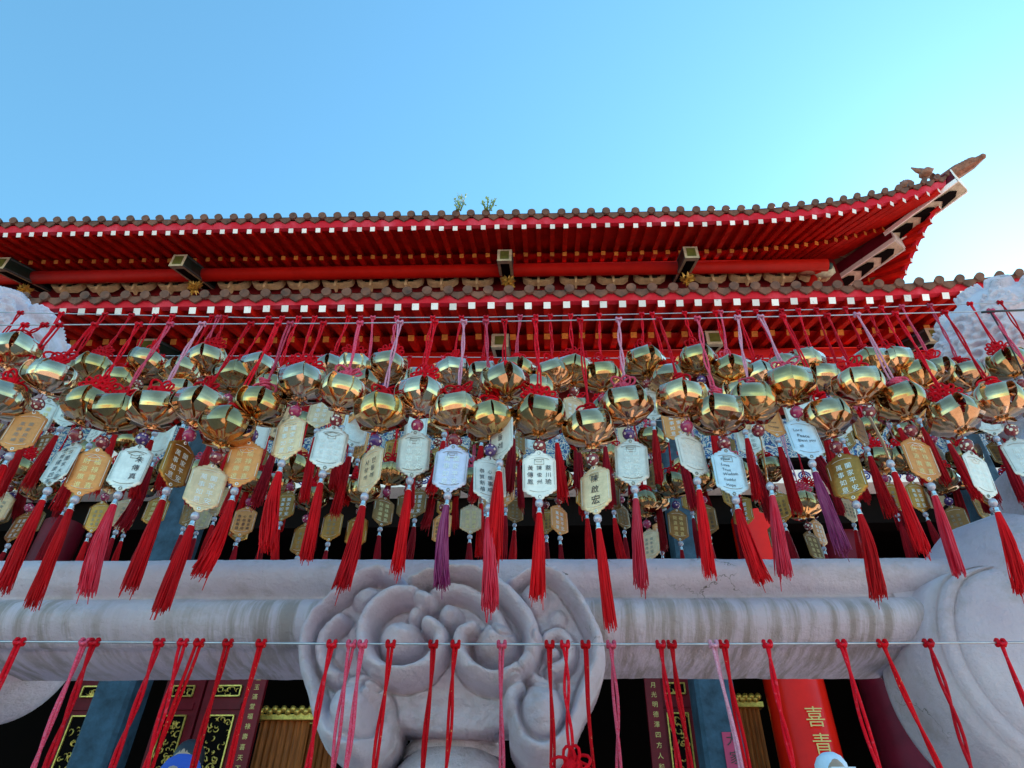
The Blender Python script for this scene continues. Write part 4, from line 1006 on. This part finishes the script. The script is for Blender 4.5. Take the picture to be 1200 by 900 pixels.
def chime(wk, x, L, rr, pc='p_silver', tc_='t_red', cc='cord_red', txt='fam', mot=None, kn='flower', yaw=None, lean=0, tas=None, bm_=None, bc=None, dx=0, detail=True, slack=0):
    z = wz(wk, x); t_ = thing('wind_chime', 'x', 'wind chime', (x, WY[wk], z), None)
    t_.rotation_euler = (R(rr.uniform(-2.5, 2.5)), R(lean + rr.uniform(-1.6, 1.6)), 0)
    cord(L, rr, M[cc], dx, t_, .0013 if wk != 'E' else .00155)
    kz = -L - .003
    k = obj('knot', rr.choice(KN[kn]), t_, (dx, -.004, kz)); k.rotation_euler = (0, rr.uniform(-.4, .4), rr.uniform(-.5, .5)); k.scale = [1.12] * 3
    if cc in ('cord_pale', 'cord_pink') and rr.random() < .5: slot(k, M['cord_pink'])
    bz = kz - .010 - .0215
    b_ = obj('bell_ball', rr.choice(BALLS), t_, (dx, 0, bz)); b_.rotation_euler = (R(rr.uniform(-9, 9)), R(rr.uniform(-10, 10)), rr.uniform(0, 6.28)); slot(b_, M[bm_ or rr.choice(('brass1', 'brass1', 'brass2', 'brass3'))])
    d_ = obj('bead', BEAD, t_, (dx, 0, bz - .0385)); slot(d_, M[bc or rr.choice(('bead_red', 'bead_purple', 'bead_rose', 'bead_pale'))]); d_.rotation_euler = (0, 0, rr.uniform(0, 6))
    pz = bz - .0385 - .0115 - .0285
    yw = rr.uniform(-40, 40) if yaw is None else yaw
    p_ = obj('plaque', rr.choice(PLQS), t_, (dx, 0, pz)); p_.scale = (.92, 1, .92); slot(p_, M[pc]); p_.rotation_euler = (R(rr.uniform(-5, 5)), R(rr.uniform(-2.5, 2.5)), R(yw))
    if detail:
        q_ = obj('embossed_rim', RIM, p_)
        if pc in ('p_white', 'p_silver', 'p_blue', 'p_lilac'): slot(q_, M['embossdim'])
        if txt:
            c_, sz, mt_, ver = TX[txt]; wr = obj('writing', text_mesh(c_, sz, M[mt_], ver), p_, (0, -.0010, -.0035 if len(c_[0]) > 3 and ver else -.001))
        if mot: obj('embossed_motif', MOT[mot], p_)
    pe = obj('pearl', PEARL, t_, (dx, 0, pz - .0372)); 
    ta = obj('tassel', tas or rr.choice(TAS), t_, (dx, 0, pz - .0372 - .0125)); slot(ta, M[tc_]); ta.rotation_euler = (R(rr.uniform(-3, 3)), R(rr.uniform(-3, 3)), rr.uniform(0, 6.28) if tas is None else 0)
    sc_ = rr.uniform(.80, .98); ta.scale = (rr.uniform(.84, 1.06),) * 2 + (sc_,)
    obj('tassel_cap', CAP, ta, (0, 0, .0082))
    t_['_i'] = (WORD_P[pc], WORD_T[tc_], WORD_C[cc]); return t_
def by_ball(wk, u, v, rr, **kw):
    p = at(u, v, WY[wk]); z = wz(wk, p.x); L = z - p.z - .0345; kw['dx'] = rr.gauss(0, .005) + (-.014 if u < 340 else .010 if u > 900 else 0) * (1 if wk == 'A' else .6); return chime(wk, p.x - kw['dx'], max(.02, L), rr, **kw)
rr = random.Random(77)
CH = {k: [] for k in 'ABCDEG'}
# front wire: pixel of each brass ball and what hangs below it
A = [(-28, 452, dict(pc='p_silver', cc='cord_red', tc_='t_red')),
     (25, 400, dict(pc='p_gold', cc='cord_red', txt='dark', bc='bead_rose', kn='tight', tc_='t_deep')),
     (58, 445, dict(pc='p_orangelit', cc='cord_red', kn='flower', txt='dark', yaw=10, bc='bead_pale')),
     (4, 474, dict(pc='p_orangelit', cc='cord_red', kn='flower', yaw=-25)),
     (103, 480, dict(pc='p_silver', cc='cord_red', txt='wish', mot='ingot', yaw=-18, bc='bead_pale', kn='endless', tc_='t_red')),
     (136, 487, dict(pc='p_orangelit', cc='cord_pink', txt='gold', mot='house', yaw=14, kn='flower', bc='bead_red')),
     (180, 484, dict(pc='p_silver', cc='cord_pale', txt='name', mot='capm', yaw=8, bc='bead_purple', kn='flower', tc_='t_pink')),
     (236, 482, dict(pc='p_amber', cc='cord_red', txt='fam', yaw=66, bc='bead_rose', kn='flower')),
     (303, 477, dict(pc='p_orangelit', cc='cord_pink', txt='gold', mot='ingot', yaw=6, bc='bead_purple', kn='tight')),
     (268, 508, dict(pc='p_gold', cc='cord_red', txt='fam', yaw=30, bc='bead_red', kn='tight', tc_='t_red')),
     (352, 455, dict(pc='p_gold', cc='cord_red', txt='fam', mot='ingot', yaw=-14, bc='bead_rose', kn='endless')),
     (404, 464, dict(pc='p_silver', cc='cord_pink', txt='fam2', mot='capm', yaw=10, bc='bead_pale', kn='flower')),
     (448, 490, dict(pc='p_gold', cc='cord_pale', txt='kor2', mot=None, yaw=-38, bc='bead_purple', kn='flower')),
     (494, 466, dict(pc='p_silver', cc='cord_red', txt='fam', mot='square', yaw=4, bc='bead_rose', kn='endless')),
     (538, 487, dict(pc='p_lilac', cc='cord_pale', txt='fam', mot='square', yaw=0, tc_='t_purple', bc='bead_red', kn='flower')),
     (592, 455, dict(pc='p_white', cc='cord_red', txt='kor', yaw=-42, bc='bead_purple', kn='tight')),
     (572, 497, dict(pc='p_silver', cc='cord_pink', txt='small', yaw=22, bc='bead_purple', kn='tight', tc_='t_pink')),
     (634, 492, dict(pc='p_white', cc='cord_red', txt='hand3', mot='square', yaw=0, bc='bead_pale', kn='endless')),
     (688, 506, dict(pc='p_gold', cc='cord_red', txt='name2', mot='square', yaw=-34, bc='bead_pale', kn='tight')),
     (734, 478, dict(pc='p_silver', cc='cord_pale', txt='fam', mot='square', yaw=-3, bc='bead_purple', kn='flower', tc_='t_pink')),
     (797, 471, dict(pc='p_white', cc='cord_red', txt='fam2', mot='ingot', yaw=24, bc='bead_rose', kn='tight')),
     (843, 491, dict(pc='p_blue', cc='cord_pink', txt='eng1', mot='square', yaw=10, bc='bead_red', kn='tight', tc_='t_red')),
     (886, 474, dict(pc='p_amber', cc='cord_pale', txt=None, yaw=72, bc='bead_red', kn='tight', tc_='t_pink')),
     (926, 458, dict(pc='p_blue', cc='cord_pale', txt='eng2', yaw=6, bc='bead_rose', kn='flower', tc_='t_purple')),
     (967, 491, dict(pc='p_amber', cc='cord_red', txt='fam', yaw=-38, bc='bead_red', kn='tight')),
     (1006, 457, dict(pc='p_gold', cc='cord_red', txt='dark', yaw=60, bc='bead_pale', kn='flower')),
     (1062, 471, dict(pc='p_orangelit', cc='cord_pale', txt='gold', mot='house', yaw=10, bc='bead_red', kn='tight', tc_='t_pink')),
     (1120, 489, dict(pc='p_white', cc='cord_red', txt='fam2', mot='ingot', yaw=24, bc='bead_pale', kn='endless')),
     (1174, 473, dict(pc='p_silver', cc='cord_red', txt='fam', yaw=-10, bc='bead_pale', kn='tight')),
     (1232, 470, dict(pc='p_orangelit', cc='cord_pink', txt='fam', yaw=10, kn='flower'))]
for u, v, kw in A: CH['A'].append(by_ball('A', u, v, rr, **kw))
ccs = ['cord_red', 'cord_red', 'cord_red', 'cord_pink', 'cord_pale', 'knot']; pcs = ['p_silver', 'p_gold', 'p_orangelit', 'p_amber', 'p_white', 'p_silver', 'p_gold']; kns = ['flower', 'tight', 'endless', 'flower']
Bl = [(-20, 425), (75, 440), (112, 436), (140, 450), (275, 448), (385, 440), (428, 455), (563, 444), (708, 442), (780, 448), (888, 446), (962, 446), (990, 452), (1075, 446), (320, 462), (630, 462), (865, 462), (210, 462), (20, 446), (172, 428), (216, 440), (243, 424), (303, 438), (345, 450), (413, 436), (455, 434), (492, 452), (532, 439), (606, 438), (645, 446), (672, 438), (755, 426), (816, 426), (858, 442), (915, 438), (944, 430), (1018, 432), (1046, 430), (1100, 436), (1134, 444), (1178, 432), (1225, 430)]
for u, v in Bl:
    CH['B'].append(by_ball('B', u, v, rr, pc=rr.choice(pcs), cc=rr.choice(['cord_red', 'cord_red', 'knot', 'cord_pink', 'cord_red']), txt=rr.choice(['fam', 'dark', 'gold', 'small', 'fam2', 'eng3']), kn=rr.choice(kns), tc_=rr.choice(['t_red', 't_deep', 't_red'])))
for wk, sp, vv in (('G', .060, 0), ('C', .056, 0), ('D', .085, 0)):
    x = -1.02 * WY[wk] + rr.uniform(0, .03)
    while x < 1.0 * WY[wk]:
        if rr.random() < .86: CH[wk].append(chime(wk, x, rr.uniform(.09, .20), rr, pc=rr.choice(['p_shade', 'p_amber', 'p_shade', 'p_gold', 'p_orangelit', 'p_amber']), bm_=rr.choice(['brass4', 'brass4', 'brass2']), cc=rr.choice(ccs), txt=rr.choice(['fam', 'dark', 'gold', 'small']), kn=rr.choice(kns), tc_=rr.choice(['t_deep', 't_red', 't_deep'])))  # rear rows use darkened metals that paint the shade there
        x += sp * rr.uniform(.75, 1.25)
El = [(-45, 'r'), (22, 'r'), (99, 'p'), (110, 'r'), (186, 'r'), (214, 'r'), (233, 'g'), (267, 'g'), (306, 'g'), (389, 'r'), (412, 'p'), (425, 'p'), (458, 'g'), (508, 'g'), (534, 'g'), (588, 'p'), (644, 'g'), (662, 'r'), (686, 'g'), (716, 'p'), (774, 'r'), (787, 'g'), (836, 'w'), (848, 'g'), (899, 'r'), (986, 'r'), (1034, 'g'), (1088, 'r'), (1173, 'r'), (1240, 'r')]
cm = dict(r='cord_red', p='cord_pink', g='cord_gold', w='cord_pale')
dxs = {214: .010, 233: -.012, 1034: .026, 836: .006}
for u, c in El:
    p = at(u, 755, WY['E']); CH['E'].append(chime('E', p.x, rr.uniform(.138, .165) if u not in (662,) else .104, rr, pc=rr.choice(pcs), cc=cm[c], txt=rr.choice(['fam', 'dark']), kn='flower' if u == 662 else rr.choice(kns), tc_='t_red', dx=dxs.get(u, 0)))
WN = {'G': 'on the high shaded wire behind the rail', 'A': 'on the nearer upper wire', 'B': 'on the farther upper wire', 'C': 'on the low shaded wire behind the rail', 'D': 'on the rearmost shaded wire behind the rail', 'F': 'on the rearmost shaded wire behind the rail', 'E': 'on the low wire'}
for k, L_ in CH.items():
    L_.sort(key=lambda o: o.location.x)
    for i, o in enumerate(L_):
        p_, t2, c_ = o['_i']; del o['_i']
        if k == 'E': o['label'] = '%s cord chime, %s from left %s before the stone rail' % (c_, ORD[i], WN[k])
        elif k in 'AB': o['label'] = 'brass chime, %s plaque, %s tassel, %s from left %s' % (p_, t2, ORD[i], WN[k])
        else: o['label'] = 'dim chime, %s plaque, %s from left %s' % (p_, ORD[i], WN[k])
        o['group'] = 'brass wind chimes ' + WN[k]
# black binding wire at the right ball
a = at(1160, 365, .675); b = at(1200, 440, .70); mb = MB(); mb.tube([a, a.lerp(b, .5) + Vector((.003, 0, -.004)), b, at(1240, 470, .72)], .0010, 6); mb.tube([at(1150, 366, .677), a, at(1210, 363, .677)], .0016, 6)
tag(mb.build('binding_wire', M['blackwire']), 'loose black wire end twisted round the steel wire before the right stone ball', 'wire')

# ------------------------------------------------------------------ things inside the temple
def canopy(x, y, z, w_, h, label):
    t_ = thing('altar_hanging', label, 'altar hanging', (x, y, z), 'orange altar hangings inside the temple')
    mb = MB(); r_ = random.Random(int(x * 10)); n = 26; V = []; F = []
    for i in range(n + 1):
        a = i / n * w_ - w_ / 2; V += [(a, .03 * math.sin(i * 1.9), 0), (a * 1.02, .04 * math.sin(i * 1.9 + .3), -h)]
    for i in range(n): F.append((2 * i, 2 * i + 1, 2 * i + 3, 2 * i + 2))
    n0 = len(V); V += [(p[0], p[1] + .01, p[2]) for p in V]; F += [tuple(q + n0 for q in f[::-1]) for f in F]; mb.add(V, F, 0, True); mb.build('curtain', M['cloth'], t_)
    mb = MB(); mb.box(-w_ / 2 - .05, w_ / 2 + .05, -.08, .08, .0, .06)
    for k in range(12): mb.ball((-w_ / 2 + w_ * k / 11, -.08, .09 + .03 * (k % 2)), .045, 8)
    mb.build('gilt_valance', M['gilt'], t_)
c = at(335, 845, 9.3); canopy(c.x, 9.3, c.z, .62, 1.9, 'orange pleated altar hanging in the dark doorway left of bracket')
c = at(374, 850, 9.9); canopy(c.x, 9.9, c.z, .6, 1.9, 'orange altar hanging partly hidden behind left edge of cloud bracket')
c = at(868, 830, 9.4); canopy(c.x, 9.4, c.z, .45, 1.2, 'small orange hanging between blue stone column and red column')

# ------------------------------------------------------------------ people: only heads and shoulders rise into view
def person(x, y, zf, h, label, shirt, headm, capm, capkind):
    t_ = thing('person', label, 'person', (x, y, zf), 'visitors below the railing')
    k = h / 1.75; mb = MB()
    me = bpy.data.meshes.new('body'); J = [(0, 0, .95), (0, 0, 1.15), (0, 0, 1.38), (0, -.01, 1.50), (0, -.02, 1.60), (.19, 0, 1.42), (.25, .02, 1.15), (.26, -.06, .90), (-.19, 0, 1.42), (-.25, .02, 1.15), (-.26, -.06, .90), (.10, 0, .88), (.11, -.01, .48), (.11, .02, .06), (.11, -.10, .03), (-.10, 0, .88), (-.11, -.01, .48), (-.11, .02, .06), (-.11, -.10, .03)]
    E_ = [(0, 1), (1, 2), (2, 3), (3, 4), (2, 5), (5, 6), (6, 7), (2, 8), (8, 9), (9, 10), (0, 11), (11, 12), (12, 13), (13, 14), (0, 15), (15, 16), (16, 17), (17, 18)]
    rad = [(.15, .11), (.14, .10), (.15, .10), (.055, .055), (.06, .06), (.06, .06), (.045, .045), (.032, .032), (.06, .06), (.045, .045), (.032, .032), (.09, .09), (.06, .06), (.045, .045), (.04, .03), (.09, .09), (.06, .06), (.045, .045), (.04, .03)]
    me.from_pydata([Vector(p) * k for p in J], E_, []); me.materials.append(shirt); o = obj('body', me, t_); o.modifiers.new('s', 'SKIN')
    for v_, r_ in zip(me.skin_vertices[0].data, rad): v_.radius = (r_[0] * k, r_[1] * k)
    me.skin_vertices[0].data[0].use_root = True; ss = o.modifiers.new('ss', 'SUBSURF'); ss.levels = 2; ss.render_levels = 2
    for p in (0,): pass
    mb = MB(); mb.ball((0, -.02 * k, 1.63 * k), .105 * k, 20, sc=(.76, .92, 1.1)); mb.ball((0, -.118 * k, 1.62 * k), .016 * k, 8)
    for s_ in (-1, 1): mb.ball((s_ * .08 * k, -.01 * k, 1.63 * k), .022 * k, 8, sc=(.4, .8, 1.2)); mb.ball((s_ * .03 * k, -.105 * k, 1.65 * k), .009 * k, 8, 1)
    mb.tube([Vector((-.02, -.108, 1.585)) * k, Vector((.02, -.108, 1.585)) * k], .005 * k, 6, 2)
    mb.build('head', [mat('skin', (.42, .25, .18), .5), M['black'], mat('lips', (.35, .10, .09), .5)], t_)
    mb = MB()
    if capkind: mb.lathe([(.001, .118), (.04, .113), (.075, .09), (.098, .05), (.104, .0), (.100, -.01)], 28, (0, .005, 1.645 * k)); mb.box(-.075, .075, -.19, -.07, 1.645 * k - .008, 1.645 * k + .002)
    else: mb.ball((0, .0, 1.66 * k), .112 * k, 18, sc=(.82, .95, 1.0))
    mb.build('cap' if capkind else 'hair', capm, t_)
blue = mat('blue_cotton', (.03, .08, .42), .8, bump=.3, bscale=60); whitec = mat('pale_cotton', (.62, .70, .85), .8, bump=.3, bscale=60); hair = mat('black_hair', (.012, .012, .018), .5); navy = mat('navy_cotton', (.02, .03, .09), .8)
def head_at(u, v, y, zf, *a): p = at(u, v, y); person(p.x, y, zf, (p.z - zf) * 1.0 / 1.01, *a)
head_at(217, 884, 3.9, -.95, 'person in a bright blue cap below the maroon doors', navy, None, blue, True)
head_at(227, 867, 4.75, -.80, 'dark haired person standing behind the one in the blue cap', navy, None, hair, False)
head_at(970, 881, 4.9, -.80, 'person in a pale cap between the red column and right post', whitec, None, whitec, True)
